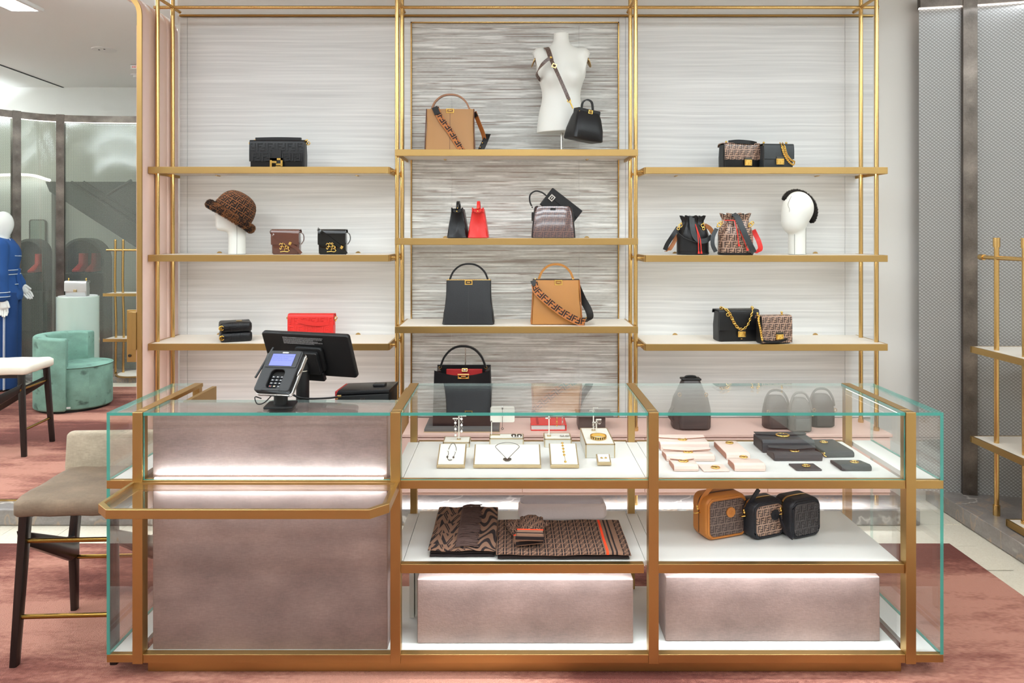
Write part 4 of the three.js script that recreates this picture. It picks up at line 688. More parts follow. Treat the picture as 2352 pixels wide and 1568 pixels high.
{
  const f = local(1591, SH.R[1], 4.1), t = bucket('bucket_bag', 'black leather bucket bag with red drawstrings and brown-backed strap', f.pos, { w: 0.178, d: 0.12, h: 0.213, top: 0.6, mat: M.black });
  part(t, 'strap', ribbon([f(1558, 522, 0.02), f(1546, 540, 0.03), f(1533, 560, 0.03), f(1527, 574, 0.03)], 0.024, 0.003, V3(1, 0.5, 0), 24), M.black); part(t, 'strap', ribbon([f(1529, 577, 0.03), f(1538, 572, 0.015), f(1548, 556, 0.005), f(1556, 538, 0.0)], 0.022, 0.003, V3(1, 0.35, 0), 20), M.saddle);
  part(t, 'strap', ribbon([f(1589, 496, 0.03), f(1590, 515, 0.068), f(1594, 538, 0.078), f(1606, 552, 0.08), f(1622, 552, 0.074), f(1634, 543, 0.06)], 0.028, 0.003, (u) => V3(1 - u * 0.75, 0.15 + u * 1.2, 0), 40), M.charcoal);
  part(t, 'strap', ribbon([f(1618, 517, 0.0), f(1630, 524, 0.0), f(1639, 538, 0.0)], 0.024, 0.003, V3(0.6, 1, 0), 20), M.saddle);
  part(t, 'seam_cord', tube([f(1556, 533, 0.048), f(1572, 546, 0.07), f(1592, 554, 0.074), f(1606, 557, 0.072)], 0.003, 20, 6), M.blackMatte);
  for (const [x0, y0, x1, y1, x2, y2] of [[1597, 515, 1603, 540, 1605, 580], [1597, 515, 1608, 548, 1611, 580]]) { part(t, 'drawstring', tube([f(x0, y0, 0.056), f(x1, y1, 0.081), f(x2, y2, 0.072)], 0.0026, 20, 6), M.redLine); part(t, 'tassel', rod(f(x2, y2 - 3, 0.072), f(x2, y2 + 2, 0.07), 0.004, 0.006), M.redLine); }
  for (const x of [1563, 1614]) part(t, 'clip', [clean(new THREE.TorusGeometry(0.009, 0.003, 6, 14)).translate(...f(x, 518, 0.04).toArray()), clean(new THREE.TorusGeometry(0.007, 0.0026, 6, 14)).translate(...f(x - (x < 1590 ? 5 : -2), 525, 0.044).toArray()), ball(0.006, ...f(x + 2, 513, 0.04).toArray())], M.shine);
  const g = local(1689, SH.R[1], 4.06), m = withBump(M.mono, 0.038), u = bucket('bucket_bag', 'brown letter-print bucket bag with red drawstrings and red-backed strap', g.pos, { w: 0.192, d: 0.14, h: 0.225, top: 0.68, mat: m });
  part(u, 'strap', ribbon([g(1646, 525, 0.03), g(1638, 542, 0.045), g(1637, 562, 0.05), g(1644, 578, 0.045)], 0.022, 0.003, V3(1, 0.1, 0.2), 26), M.charcoal);
  part(u, 'strap', ribbon([g(1684, 491, 0.04), g(1694, 500, 0.075), g(1708, 530, 0.095), g(1722, 560, 0.095), g(1732, 580, 0.08)], 0.03, 0.003, V3(1, 0.35, 0), 36), M.charcoal);
  part(u, 'strap', ribbon([g(1734, 580, 0.07), g(1746, 572, 0.04), g(1743, 555, 0.01), g(1736, 540, 0.0), g(1730, 528, 0.0)], 0.026, 0.003, V3(1, 0.1, 0.1), 26), M.red);
  part(u, 'drawstring', tube([g(1665, 506, 0.065), g(1685, 506, 0.078)], 0.0028, 10, 6), M.redLine);
  for (const q of [[[1687, 506], [1693, 530], [1697, 562]], [[1700, 530], [1708, 550], [1716, 572]]]) { part(u, 'drawstring', tube(q.map(([x, y], i) => g(x, y, 0.078 + i * 0.004)), 0.0026, 20, 6), M.redLine); const [x, y] = q[2]; part(u, 'tassel', [rod(g(x, y - 2, 0.086), g(x + 1, y + 3, 0.085), 0.004, 0.007)], M.redLine); }
  for (const [x, y] of [[1652, 516], [1724, 516]]) part(u, 'clip', [clean(new THREE.TorusGeometry(0.01, 0.003, 6, 14)).translate(...g(x, y, 0.05).toArray()), clean(new THREE.TorusGeometry(0.008, 0.003, 6, 14)).translate(...g(x + 4, y - 4, 0.055).toArray()), ball(0.006, ...g(x - 4, y + 4, 0.05).toArray())], M.shine);
}
// head forms, hat and headband
function headForm(label, pos, sdf, c, half) { const t = thing('head_form', label, 'mannequin head', pos); part(t, 'head', blob(sdf, ...c, half, 84), M.plaster); return t; }
{
  const f = local(544, SH.L[1], 4.08);
  const sd = (x, y, z) => { const cran = ell(x, y, z, [0.004, 0.238, 0], [0.086, 0.1, 0.074]);
    const bx = Math.abs(x + 0.055) - 0.024, by = Math.abs(y - 0.198) - 0.042, bz = Math.abs(z) - 0.026, face = Math.hypot(Math.max(bx, 0), Math.max(by, 0), Math.max(bz, 0)) + Math.min(0, Math.max(bx, by, bz)) - 0.026;
    const nose = capsule(x, y, z, [-0.1, 0.235, 0], [-0.11, 0.212, 0], 0.009, 0.011), neck = capsule(x, y, z, [0, -0.05, 0], [0.002, 0.2, 0], 0.046, 0.046, 1, 1);
    return Math.max(smin(smin(smin(cran, face, 0.05), nose, 0.02), neck, 0.022), -y); };
  const t = headForm('white head form in profile wearing the brown fur bucket hat', f.pos, sd, [-0.01, 0.165, 0], 0.19);
  part(t, 'seam', tube([V3(0.022, 0.185, 0.075), V3(0.019, 0.15, 0.052), V3(0.017, 0.1, 0.0435), V3(0.016, 0.003, 0.0432)], 0.0012, 20, 5), M.ash);
  const hat = thing('fur_hat', 'brown and black letter-patterned fur bucket hat with rolled brim on the left head form', 'hat', f(533, 492, 0).add(V3(...f.pos)).toArray()); hat.rotation.z = -0.53; hat.rotation.x = -0.22;
  const prof = (pts, n) => new THREE.CatmullRomCurve3(pts.map(([x, y]) => V3(x, y, 0))).getSpacedPoints(n).map((p) => [Math.max(0.0001, p.x), p.y]);
  const fuzzy = (g, a) => { g = mergeVertices(clean(g), 1e-5); let i = 0; const p = g.attributes.position, q = V3(); for (; i < p.count; i++) { q.fromBufferAttribute(p, i); const k = 1 + a * (hash(Math.round(q.x * 4000), Math.round(q.y * 4000), Math.round(q.z * 4000)) - 0.5); p.setXYZ(i, q.x * k, q.y, q.z * k); } g.deleteAttribute('normal'); g.computeVertexNormals(); return clean(g); };
  const scaleUv = (g, a, b) => { const u = g.attributes.uv; for (let i = 0; i < u.count; i++) u.setXY(i, u.getX(i) * a, u.getY(i) * b); return g; };
  part(hat, 'crown', scaleUv(fuzzy(lathe(prof([[0.112, -0.006], [0.11, 0.03], [0.1, 0.075], [0.075, 0.112], [0.035, 0.13], [0.0001, 0.133]], 22), 96), 0.03), 0.66, 0.22), M.fur);
  const brim = part(hat, 'brim', scaleUv(fuzzy(lathe(prof([[0.106, -0.004], [0.113, -0.025], [0.128, -0.036], [0.142, -0.03], [0.146, -0.012], [0.137, 0.004], [0.122, 0.006], [0.114, -0.002]], 22), 96), 0.045), 0.84, 0.16), M.fur);
  seed = 21; pelt(hat, brim, 9000, 0.0075, (v) => (noise((Math.atan2(v.z, v.x) / 6.2832 + 1) % 1, (v.y * 4 + 1) % 1, 46, 9, 3) + (rnd() - 0.5) * 0.35 > 0.53 ? '#9a6338' : '#1b100b'), M.hair);
}
{
  const f = local(1831, SH.R[1], 4.1);
  const sd = (x, y, z) => { const cran = ell(x, y, z, [0.004, 0.258, 0], [0.083, 0.095, 0.085]), jaw = ell(x, y, z, [-0.028, 0.185, 0.015], [0.056, 0.066, 0.06]);
    const neck = capsule(x, y, z, [0, -0.05, 0], [0, 0.2, 0], 0.048, 0.047); const chin = ell(x, y, z, [-0.03, 0.166, 0.014], [0.05, 0.043, 0.052]); return Math.max(smin(smin(smin(cran, jaw, 0.05), chin, 0.025), neck, 0.016), -y); };
  const t = headForm('white head form wearing the black fur headband', f.pos, sd, [0, 0.18, 0], 0.2);
  part(t, 'seam', tube([V3(-0.05, 0.325, 0.046), V3(-0.07, 0.28, 0.048), V3(-0.066, 0.25, 0.06), V3(-0.066, 0.21, 0.052), V3(-0.058, 0.155, 0.042)], 0.0012, 20, 5), M.ash); part(t, 'seam', tube([V3(-0.03, 0.13, 0.04), V3(-0.03, 0.003, 0.039)], 0.0012, 10, 5), M.ash); part(t, 'seam', tube([V3(0.035, 0.16, 0.036), V3(0.035, 0.003, 0.034)], 0.0012, 10, 5), M.ash);
  const hb = thing('headband', 'thick black fur headband on the right head form', 'headband', [f.pos[0] + 0.006, f.pos[1] + 0.25, f.pos[2]]); hb.rotation.set(-0.35, 0.25, -0.5);
  const rows = []; for (let i = 0; i <= 60; i++) { const a = Math.PI * (-0.06 + 1.02 * i / 60), q = 0.021 * Math.pow(Math.sin(Math.PI * (0.06 + 0.88 * i / 60)), 0.45), r = []; for (let k = 0; k < 16; k++) { const b = k / 16 * Math.PI * 2, m = 0.1 + q * Math.cos(b); r.push(V3(Math.cos(a) * m, Math.sin(a) * m * 1.02, q * Math.sin(b))); } rows.push(r); }
  const band = part(hb, 'band', bend(mergeVertices(clean(loft(rows, true, true, 2)), 1e-5), (v) => { const k = 0.003 * (hash(Math.round(v.x * 3000), Math.round(v.y * 3000), Math.round(v.z * 3000)) - 0.5); v.x += k; v.y += k; v.z *= 1.35; }), M.furBlack);
  seed = 22; pelt(hb, band, 5000, 0.006, () => (rnd() > 0.5 ? '#1d1916' : '#332c27'), M.hair);
}
{ // bust with the hung bag
  const f = local(1289, SH.C[0], 4.12), cut = (x, y, s) => ((s * x - 0.152) * 0.91 - (y - 0.535) * 0.41);
  const sd = (x, y, z) => { let d = capsule(x, y, z, [0, 0.5, -0.01], [0, 0.72, 0.0], 0.044, 0.042);
    let arm = smin(capsule(x, y, z, [-0.12, 0.548, -0.005], [0.12, 0.548, -0.005], 0.036, 0.036, 1, 1.05), capsule(Math.abs(x), y, z, [0.122, 0.548, -0.005], [0.135, 0.48, 0], 0.036, 0.03), 0.03);
    d = smin(d, Math.max(arm, cut(x, y, 1), cut(x, y, -1)), 0.06);
    d = smin(d, ell(x, y, z, [0, 0.46, 0], [0.118, 0.12, 0.075]), 0.05);
    d = smin(d, ell(Math.abs(x), y, z, [0.052, 0.418, 0.055], [0.047, 0.05, 0.045]), 0.03);
    d = smin(d, capsule(x, y, z, [0, 0.42, 0], [0, 0.26, 0.005], 0.108, 0.094, 1, 0.7), 0.05);
    d = smin(d, ell(x, y, z, [0, 0.1, 0.0], [0.138, 0.17, 0.095]), 0.08);
    return Math.max(d, 0.112 - y + x * 0.02, y - 0.671); };
  const t = thing('bust_form', 'white armless female bust form on a rod, topmost centre shelf', 'mannequin bust', f.pos);
  part(t, 'torso', blob(sd, 0, 0.39, 0, 0.31, 110), M.plaster);
  for (const s of [-1, 1]) { const c = part(t, 'arm_plate', bend(cyl(0.04, 0.004, 0, 0, 0, 30), (v) => { v.x *= 0.82; }), M.gold); c.position.set(s * 0.154, 0.512, -0.003); c.rotation.z = -s * (Math.PI / 2 - 0.42); }
  part(t, 'rod', rod(V3(0.004, 0.006, 0.0), V3(0.004, 0.14, 0), 0.009), M.steel); part(t, 'foot', body([[0, 0.16, 0.16, 0.01], [0.006, 0.16, 0.16, 0.01]]), M.steel);
  const g = local(1339, 2.087, 3.95), b = thing('mini_handbag', 'small black top-handle bag hung from the bust by a brown patterned strap', 'handbag', g.pos); b.rotation.set(0, 0, 0);
  const bag = part(b, 'body', body([[0, 0.172, 0.126, 0.014], [0.004, 0.18, 0.134, 0.016], [0.06, 0.172, 0.124, 0.016], [0.12, 0.15, 0.09, 0.014], [0.152, 0.136, 0.056, 0.012], [0.165, 0.13, 0.044, 0.01]], 0.9, 4, 5), M.black);
  const rot = new THREE.Euler(0.0, 0.42, -0.14, 'ZYX'); bag.rotation.copy(rot);
  const lid = part(b, 'flap', [box(0.138, 0.026, 0.056, 0, 0.155, 0, 0.004)], M.black); lid.rotation.copy(rot); const ck = turnlock(b, 0.026, 0.021, 0, 0, 0); ck.position.copy(V3(0.004, 0.153, 0.033).applyEuler(rot)); ck.rotation.copy(rot);
  const h = (x, y, z) => V3(x, y, z).applyEuler(rot), pts = [h(-0.036, 0.165, 0), h(-0.034, 0.2, 0), h(-0.012, 0.22, 0), h(0.02, 0.212, 0), h(0.036, 0.165, 0)];
  part(b, 'handle', ribbon(pts, 0.016, 0.006, Z_.clone().applyEuler(rot), 30), M.black); part(b, 'side_trim', rod(h(-0.062, 0.135, -0.03), h(-0.06, 0.146, 0.03), 0.003), M.shine);
  const strap = M.monoDark;
  part(b, 'strap', ribbon([g(1308, 232, 0.02), g(1298, 208, 0.02), g(1282, 172, 0.0), g(1270, 146, -0.025), g(1265, 134, -0.05)], 0.019, 0.004, V3(1, 0.35, 0), 40), M.strapBrown);
  part(b, 'strap', ribbon([g(1266, 138, -0.05), g(1262, 124, -0.07), g(1258, 113, -0.095), g(1254, 109.5, -0.14), g(1252, 112, -0.19)], 0.026, 0.004, V3(1, 0.2, 0), 30), M.strapBrown);
  part(b, 'strap', ribbon([g(1267, 131, -0.045), g(1256, 138, -0.045), g(1242, 152, -0.05), g(1233, 168, -0.07), g(1236, 178, -0.11), g(1243, 186, -0.16)], 0.018, 0.004, V3(0.5, 1, 0), 40), M.strapBrown);
  part(b, 'buckle', frame(0.024, 0.022, 0.004, 0.005).rotateZ(-0.4).translate(...g(1273, 151, -0.012).toArray()), M.shine); part(b, 'stud', ball(0.007, ...g(1265.5, 132, -0.04).toArray()), M.shine);
  part(b, 'hook', [rod(g(1308, 231, 0.02), g(1316, 249, 0.02), 0.004), clean(new THREE.TorusGeometry(0.009, 0.0026, 6, 16)).translate(...g(1307, 231, 0.02).toArray())], M.shine);
}
// ---------------------------------------------------------------- on the drawer cabinet, behind the glass
{
  const s = thing('display_stand', 'flat dark grey display plinth with thin rod under the open black handbag', 'stand', [-0.275, 0.5, -4.12]);
  part(s, 'slab', box(0.41, 0.018, 0.25, 0, 0.009, 0, 0.002), M.slate); part(s, 'trim', box(0.414, 0.004, 0.254, 0, 0.002, 0), M.trim); part(s, 'rod', rod(V3(0.005, 0.018, -0.12), V3(0.005, 0.44, -0.12), 0.0035), M.steel);
  const t = thing('handbag', 'large open black top-handle handbag showing its red lining, behind the glass top', 'handbag', [-0.275, 0.518, -4.11]), h = 0.315;
  const sideA = (z, dip) => { const rows = []; for (let j = 0; j <= 6; j++) { const u = j / 6, r = []; for (let i = 0; i <= 16; i++) { const v = i / 16 * 2 - 1, w = 0.165 - 0.012 * u; r.push(V3(v * w, u * (h - dip * (1 - v * v)), z * (0.62 + 0.38 * Math.pow(u, 0.8)) + Math.sign(z) * 0.012 * Math.sin(Math.PI * u) * (1 - v * v))); } rows.push(r); } return z > 0 ? grid(rows) : grid(rows.map((r) => r.slice().reverse())); };
  part(t, 'front_panel', uvm(sideA(0.085, 0.03)), M.black); part(t, 'back_panel', uvm(sideA(-0.085, 0.0)), M.black);
  for (const s2 of [-1, 1]) part(t, 'gusset', uvm(grid(Array.from({ length: 7 }, (_, j) => { const u = j / 6, d = 0.085 * (0.62 + 0.38 * u), w = 0.165 - 0.012 * u; const r = [V3(s2 * w, u * h * 0.98, d), V3(s2 * (w - 0.03 * u), u * h * 0.94, 0), V3(s2 * w, u * h * 0.98, -d)]; return s2 > 0 ? r : r.reverse(); }))), M.black);
  part(t, 'bottom', box(0.328, 0.006, 0.1, 0, 0.003, 0, 0.002), M.black); part(t, 'lining', box(0.205, 0.15, 0.02, 0.005, 0.225, -0.035, 0.004), M.redDark);
  turnlock(t, 0.062, 0.026, 0.008, h - 0.033, 0.09); const k = turnlock(t, 0.032, 0.02, 0.008, h - 0.018, -0.02, M.brass); k.rotation.x = -0.4;
  handle(t, 'handle', V3(-0.128, h, 0.0), V3(0.128, h, 0.0), 0.12, 0.024, 0.011, M.black);
  const bk = thing('document_wallet', 'bright red leather wallet lying on the pink cabinet behind the jewellery', 'wallet', [PX(1259, 4.08), 0.5, -4.1]);
  part(bk, 'cover', [box(0.195, 0.006, 0.15, 0, 0.003, 0, 0.002), box(0.195, 0.006, 0.15, 0, 0.033, 0, 0.002), box(0.006, 0.036, 0.15, 0.096, 0.018, 0, 0.002)], M.red); part(bk, 'pages', box(0.185, 0.024, 0.14, -0.002, 0.018, 0), M.pale); part(bk, 'strap', box(0.012, 0.003, 0.152, -0.06, 0.038, 0, 0.001), M.redDark);
  const db = thing('display_block', 'dark brown leather block with a grey top at the right of the red wallet', 'block', [PX(1360, 4.08), 0.5, -4.1]);
  part(db, 'block', box(0.15, 0.075, 0.12, -0.005, 0.0375, 0, 0.008, 2), M.greyBag); part(db, 'top_plate', box(0.2, 0.006, 0.16, 0.012, 0.079, 0, 0.002), M.smoke);
  const f = local(1586, 0.5, 4.1), p = thing('backpack', 'dark grey leather backpack on the cabinet behind the glass counter', 'backpack', f.pos);
  part(p, 'body', bend(body([[0, 0.2, 0.11, 0.03], [0.01, 0.212, 0.122, 0.04], [0.1, 0.216, 0.128, 0.045], [0.17, 0.19, 0.11, 0.045], [0.21, 0.15, 0.09, 0.04], [0.25, 0.115, 0.07, 0.03], [0.268, 0.1, 0.05, 0.02]], 1.0, 6, 4), () => {}, 1.0), M.greyBag);
  part(p, 'front_pocket', body([[0.012, 0.16, 0.05, 0.02, 0.005, 0.055], [0.06, 0.165, 0.06, 0.02, 0.005, 0.055], [0.1, 0.15, 0.05, 0.02, 0.005, 0.05]], 1, 5, 3), M.greyBag); part(p, 'flap', box(0.11, 0.012, 0.06, 0, 0.272, 0, 0.005, 2), M.blackMatte);
  part(p, 'handle', tube([V3(-0.03, 0.262, 0), V3(-0.026, 0.284, 0), V3(0.026, 0.284, 0), V3(0.03, 0.262, 0)], 0.006, 16, 8), M.blackMatte);
  part(p, 'strap', ribbon([f(1558, 925, 0.02), f(1543, 938, 0.03), f(1538, 955, 0.03), f(1550, 972, 0.03)], 0.022, 0.004, V3(0.6, 0, 0.8), 20), M.greyBag); for (const x of [1561, 1622]) part(p, 'buckle', clean(new THREE.TorusGeometry(0.009, 0.0025, 6, 14)).translate(...f(x, 906, 0.05).toArray()), M.brass);
  const mini = (px, Z, label, m, w) => { const g = local(px, 0.5, Z), b = thing('mini_backpack', label, 'backpack', g.pos);
    part(b, 'body', bend(body([[0, w * 0.9, 0.085, 0.03], [0.006, w, 0.095, 0.035], [0.08, w * 1.02, 0.1, 0.04], [0.13, w * 0.92, 0.09, 0.04], [0.165, w * 0.7, 0.07, 0.03], [0.178, w * 0.5, 0.05, 0.02]], 1.1, 6, 4), () => {}, 1.1), m);
    part(b, 'pocket', body([[0.012, w * 0.7, 0.04, 0.015, 0, 0.04], [0.05, w * 0.74, 0.045, 0.015, 0, 0.042], [0.075, w * 0.7, 0.04, 0.015, 0, 0.038]], 1, 4, 3), m);
    part(b, 'handle', tube([V3(-w * 0.48, 0.12, 0.02), V3(-w * 0.42, 0.165, 0.015), V3(-w * 0.2, 0.205, 0.01), V3(w * 0.2, 0.205, 0.01), V3(w * 0.42, 0.165, 0.015), V3(w * 0.48, 0.12, 0.02)], 0.0065, 30, 8), m);
    for (const s of [-1, 1]) part(b, 'ring', clean(new THREE.TorusGeometry(0.008, 0.0022, 6, 14)).translate(s * w * 0.42, 0.1, 0.055), M.brass); return b; };
  mini(1781, 4.1, 'leftmost of three small grey backpacks, darkest, on the cabinet behind the glass', M.greyBag, 0.14); mini(1836, 4.04, 'small pale grey backpack in front, middle of three behind the glass', M.smoke, 0.12); mini(1885, 4.14, 'rightmost of three small grey backpacks on the cabinet behind the glass', M.greyBag, 0.14);
}
// ---------------------------------------------------------------- jewellery in the middle bay
const onDeck = (px, py) => { const Z = (EYE - D1) * FOC / (py - CY); return V3(PX(px, Z), D1, -Z); };
function riser(name, label, x0, x1, Z0, Z1, h) {                 // white box with brass edges
  const t = thing(name, label, 'display block', [(x0 + x1) / 2, D1, -(Z0 + Z1) / 2]), w = x1 - x0, d = Z1 - Z0;
  part(t, 'block', box(w - 0.002, h - 0.001, d - 0.002, 0, h / 2, 0), M.linen); part(t, 'pad', box(w - 0.01, 0.003, d - 0.01, 0, h - 0.001, 0), M.cream);
  part(t, 'edge_trim', [...[-1, 1].flatMap((s) => [box(w, 0.004, 0.004, 0, h - 0.001, s * (d / 2 - 0.002)), box(0.004, 0.004, d, s * (w / 2 - 0.002), h - 0.001, 0), ...[-1, 1].map((q) => box(0.004, h - 0.002, 0.004, s * (w / 2 - 0.002), h / 2, q * (d / 2 - 0.002)))])], M.trim);
  return t;
}
function easel(label, x0, x1, Z0, d, rise) {                     // sloping tray with a white pad
  const t = thing('display_tray', label, 'jewellery tray', [(x0 + x1) / 2, D1 + 0.002, -Z0]), w = x1 - x0, a = Math.asin(rise / d);
  const g = new THREE.Group(); t.rotation.x = 0;
  const put = (geo) => geo.rotateX(a).translate(0, 0.0, 0);
  part(t, 'frame', put(box(w, 0.012, d, 0, 0.006, -d / 2, 0.001)), M.trim); part(t, 'pad', put(box(w - 0.01, 0.004, d - 0.01, 0, 0.0125, -d / 2)), M.cream);
  part(t, 'prop', bb(-w / 2 + 0.006, w / 2 - 0.006, 0, rise * 0.86, d * 0.8, d * 0.84), M.linen);
  t.userData.on = (u, v, h = 0.016) => V3(u * w / 2, h, -v * d).applyAxisAngle(X_, a).add(V3(0, 0, 0)); t.userData.a = a; return t;
}
const jewel = (name, label, cat, pos) => thing(name, label, cat, pos);
{
  const r1 = riser('display_riser', 'low white riser with brass edges under the pearl drop earrings, back left', -0.284, -0.173, 3.0, 3.085, 0.02);
  const r2 = riser('display_riser', 'white riser with brass edges under the pair of dark rings, centre back', PX(1124, 3.03), PX(1203, 3.03), 3.03, 3.1, 0.028);
  const r3 = riser('display_riser', 'white riser with brass edges under the hoop earrings, right of centre', PX(1250, 3.0), PX(1313, 3.0), 3.0, 3.09, 0.034);
  const r4 = riser('display_riser', 'tall deep white riser under the gold bangle', 0.287, 0.403, 2.856, 3.092, 0.055);
  for (const r of [r1, r2, r3, r4]) r.userData.group = 'white risers in the jewellery case';
  const stand = (label, x, y, Z, h, arm) => { const t = jewel('earring_stand', label, 'stand', [x, y, -Z]); part(t, 'foot', box(0.016, 0.005, 0.012, 0, 0.0025, 0), M.trim); part(t, 'post', box(0.0045, h, 0.0045, 0, h / 2, 0), M.cream); part(t, 'arm', [box(arm, 0.0045, 0.0045, -arm * 0.25, h - 0.012, 0), box(arm, 0.0045, 0.0045, arm * 0.4, h, 0)], M.cream); return t; };
  stand('thin cream T stand that holds the pearl drop earrings', PX(1054, 3.04), D1 + 0.02, 3.04, 0.1, 0.034);
  for (const [x, y0, n, lab] of [[1046, 964, 6, 'left strand of pearl and ring drop earrings'], [1060, 955, 6, 'right strand of pearl and ring drop earrings']]) { const p = P(x, y0, 3.03), t = jewel('drop_earring', lab + ' on the stand', 'earring', p.toArray());
    for (let i = 0; i < n; i++) part(t, i % 2 ? 'pearl' : 'link', i % 2 ? ball(0.0052, 0, -i * 0.0128, 0, 12) : clean(new THREE.TorusGeometry(0.0046, 0.0012, 6, 14)).translate(0, -i * 0.0128, 0), i % 2 ? M.pearl : M.silver); }
  const card = jewel('necklace_card', 'rounded white upright card with a thin dark chain hanging down it', 'card', [PX(1154, 3.07), D1 + 0.028, -3.08]);
  part(card, 'card', plate(rrect(0.102, 0.066, 0.008), 0.004).translate(0, 0.088, 0), M.cream); part(card, 'post', box(0.004, 0.062, 0.004, -0.046, 0.031, 0.0), M.cream); part(card, 'foot', box(0.04, 0.004, 0.012, -0.03, 0.002, 0), M.trim);
  const nc = jewel('pendant_chain', 'thin dark silver pendant chain hanging on the white upright card', 'necklace', [PX(1154, 3.07), D1 + 0.028, -3.073]);
  part(nc, 'chain', tube([V3(0, 0.118, 0), V3(0.0005, 0.08, 0.0005), V3(0, 0.035, 0)], 0.0009, 14, 5), M.darkSilver); for (const [y, r] of [[0.122, 0.004], [0.114, 0.0036], [0.086, 0.0045], [0.03, 0.005]]) part(nc, 'bead', y === 0.086 || y === 0.122 ? ball(r, 0, y, 0.002) : clean(new THREE.TorusGeometry(r * 0.8, 0.0012, 6, 12)).translate(0, y, 0.002), y === 0.086 || y === 0.122 ? M.pearl : M.darkSilver);
  for (const [px, lab] of [[1180, 'left'], [1193, 'right']]) { const t = jewel('ring', lab + ' one of two dark enamel rings on the centre riser', 'ring', [PX(px, 3.05), D1 + 0.03, -3.05]); part(t, 'band', clean(new THREE.TorusGeometry(0.0085, 0.0026, 8, 22)).rotateX(0.9).translate(0, 0.006, 0), M.darkSilver); part(t, 'crystal', ball(0.004, 0, 0.004, 0.009, 8), M.pearl); }
  const hs = stand('thin cream T stand that holds the gold and silver hoops', PX(1261, 3.04), D1 + 0.034, 3.04, 0.088, 0.02); part(hs, 'arm', box(0.06, 0.0045, 0.0045, 0.028, 0.088, 0), M.cream);
  for (const [px, m, lab] of [[1279, M.shine, 'gold'], [1292, M.steel, 'silver']]) { const t = jewel('drop_earring', `${lab} letter drop earring hanging over the riser`, 'earring', P(px, 957, 3.03).toArray()); part(t, 'drop', [clean(new THREE.TorusGeometry(0.007, 0.0022, 6, 16)).scale(0.4, 1.2, 1).translate(0, -0.012, 0), clean(new THREE.TorusGeometry(0.007, 0.0022, 6, 16)).scale(0.4, 1.2, 1).translate(0, -0.03, 0)], m); }
  for (const [px, lab] of [[1291, 'left'], [1303, 'right']]) { const t = jewel('stud_earring', `${lab} one of two pale crystal hoops lying on the riser right of centre`, 'earring', [PX(px, 3.03), D1 + 0.036, -3.03]); part(t, 'hoop', clean(new THREE.TorusGeometry(0.0075, 0.0022, 6, 18)).rotateX(1.2).translate(0, 0.004, 0), M.silver); }
  const y4 = D1 + 0.055;
  for (const [px, Z, h, lab] of [[1363, 3.05, 0.095, 'taller back'], [1370, 2.99, 0.062, 'shorter front']]) { stand(`${lab} T stand on the tall riser`, PX(px, Z), y4, Z, h, 0.022); for (const s of [-1, 1]) { const t = jewel('hoop_earring', `${s < 0 ? 'left' : 'right'} silver letter hoop on the ${lab} T stand`, 'earring', [PX(px, Z) + s * 0.011, y4 + h - 0.012 + (s > 0 ? 0.004 : -0.008), -Z + 0.006]); part(t, 'hoop', clean(new THREE.TorusGeometry(0.0085, 0.002, 6, 18)).scale(0.75, 1, 1), M.silver); part(t, 'letter', box(0.002, 0.012, 0.002, 0, 0, 0), M.silver); } }
  const bg = jewel('bangle', 'wide gold bangle with patterned rim on the tall white riser', 'bracelet', [PX(1375, 2.92), y4 + 0.001, -2.93]); part(bg, 'band', clean(new THREE.CylinderGeometry(0.032, 0.0315, 0.012, 40, 1, true)).translate(0, 0.008, 0), M.darkSilver); part(bg, 'inner_band', [clean(new THREE.CylinderGeometry(0.0305, 0.0305, 0.012, 40, 1, true)).translate(0, 0.008, 0), lathe([[0.0305, 0.014], [0.0325, 0.014], [0.0325, 0.0125]]), lathe([[0.0305, 0.0015], [0.0325, 0.0015], [0.0325, 0.0035]])], M.shine); part(bg, 'letters', Array.from({ length: 22 }, (_, i) => spin(box(0.004, 0.007, 0.0015, 0, 0.008, 0.0322), 0, i / 22 * 6.283, 0.0)), M.shine);
  const t1 = easel('square sloping tray with a pearl bracelet, front left of the jewellery', PX(1003, 2.73), PX(1068, 2.73), 2.73, 0.125, 0.048), t2 = easel('wide sloping tray with a pendant necklace, front centre', PX(1087, 2.73), PX(1243, 2.73), 2.73, 0.125, 0.046), t3 = easel('sloping tray with a gold link bracelet, front right of centre', PX(1264, 2.73), PX(1330, 2.73), 2.73, 0.13, 0.048), t4 = easel('tiny tray with two gold stud earrings, front right', PX(1372, 2.76), PX(1404, 2.76), 2.76, 0.055, 0.018);
  const lay = (name, label, cat, t) => { const j = jewel(name, label, cat, t.position.toArray()); j.userData.on = undefined; delete j.userData.on; return j; };
  const on1 = t1.userData.on, on2 = t2.userData.on, on3 = t3.userData.on, on4 = t4.userData.on;
  const br = lay('bracelet', 'fine chain bracelet with pearls and dark beads on the left tray', 'bracelet', t1); part(br, 'chain', tube([[-0.25, 0.5], [-0.3, 0.66], [-0.12, 0.95], [0.08, 0.97], [0.26, 0.75], [0.22, 0.5], [0.0, 0.2], [-0.2, 0.22], [-0.3, 0.34]].map(([u, v]) => on1(u, v)), 0.001, 50, 5, true), M.darkSilver);
  for (const [u, v, k] of [[-0.3, 0.62, 1], [0.22, 0.58, 1], [-0.3, 0.33, 0], [0.14, 0.31, 0], [-0.1, 0.24, 1], [0.05, 0.24, 1]]) { const p = on1(u, v); part(br, k ? 'pearl' : 'bead', ball(0.004, p.x, p.y + 0.002, p.z, 10), k ? M.pearl : M.darkSilver); }
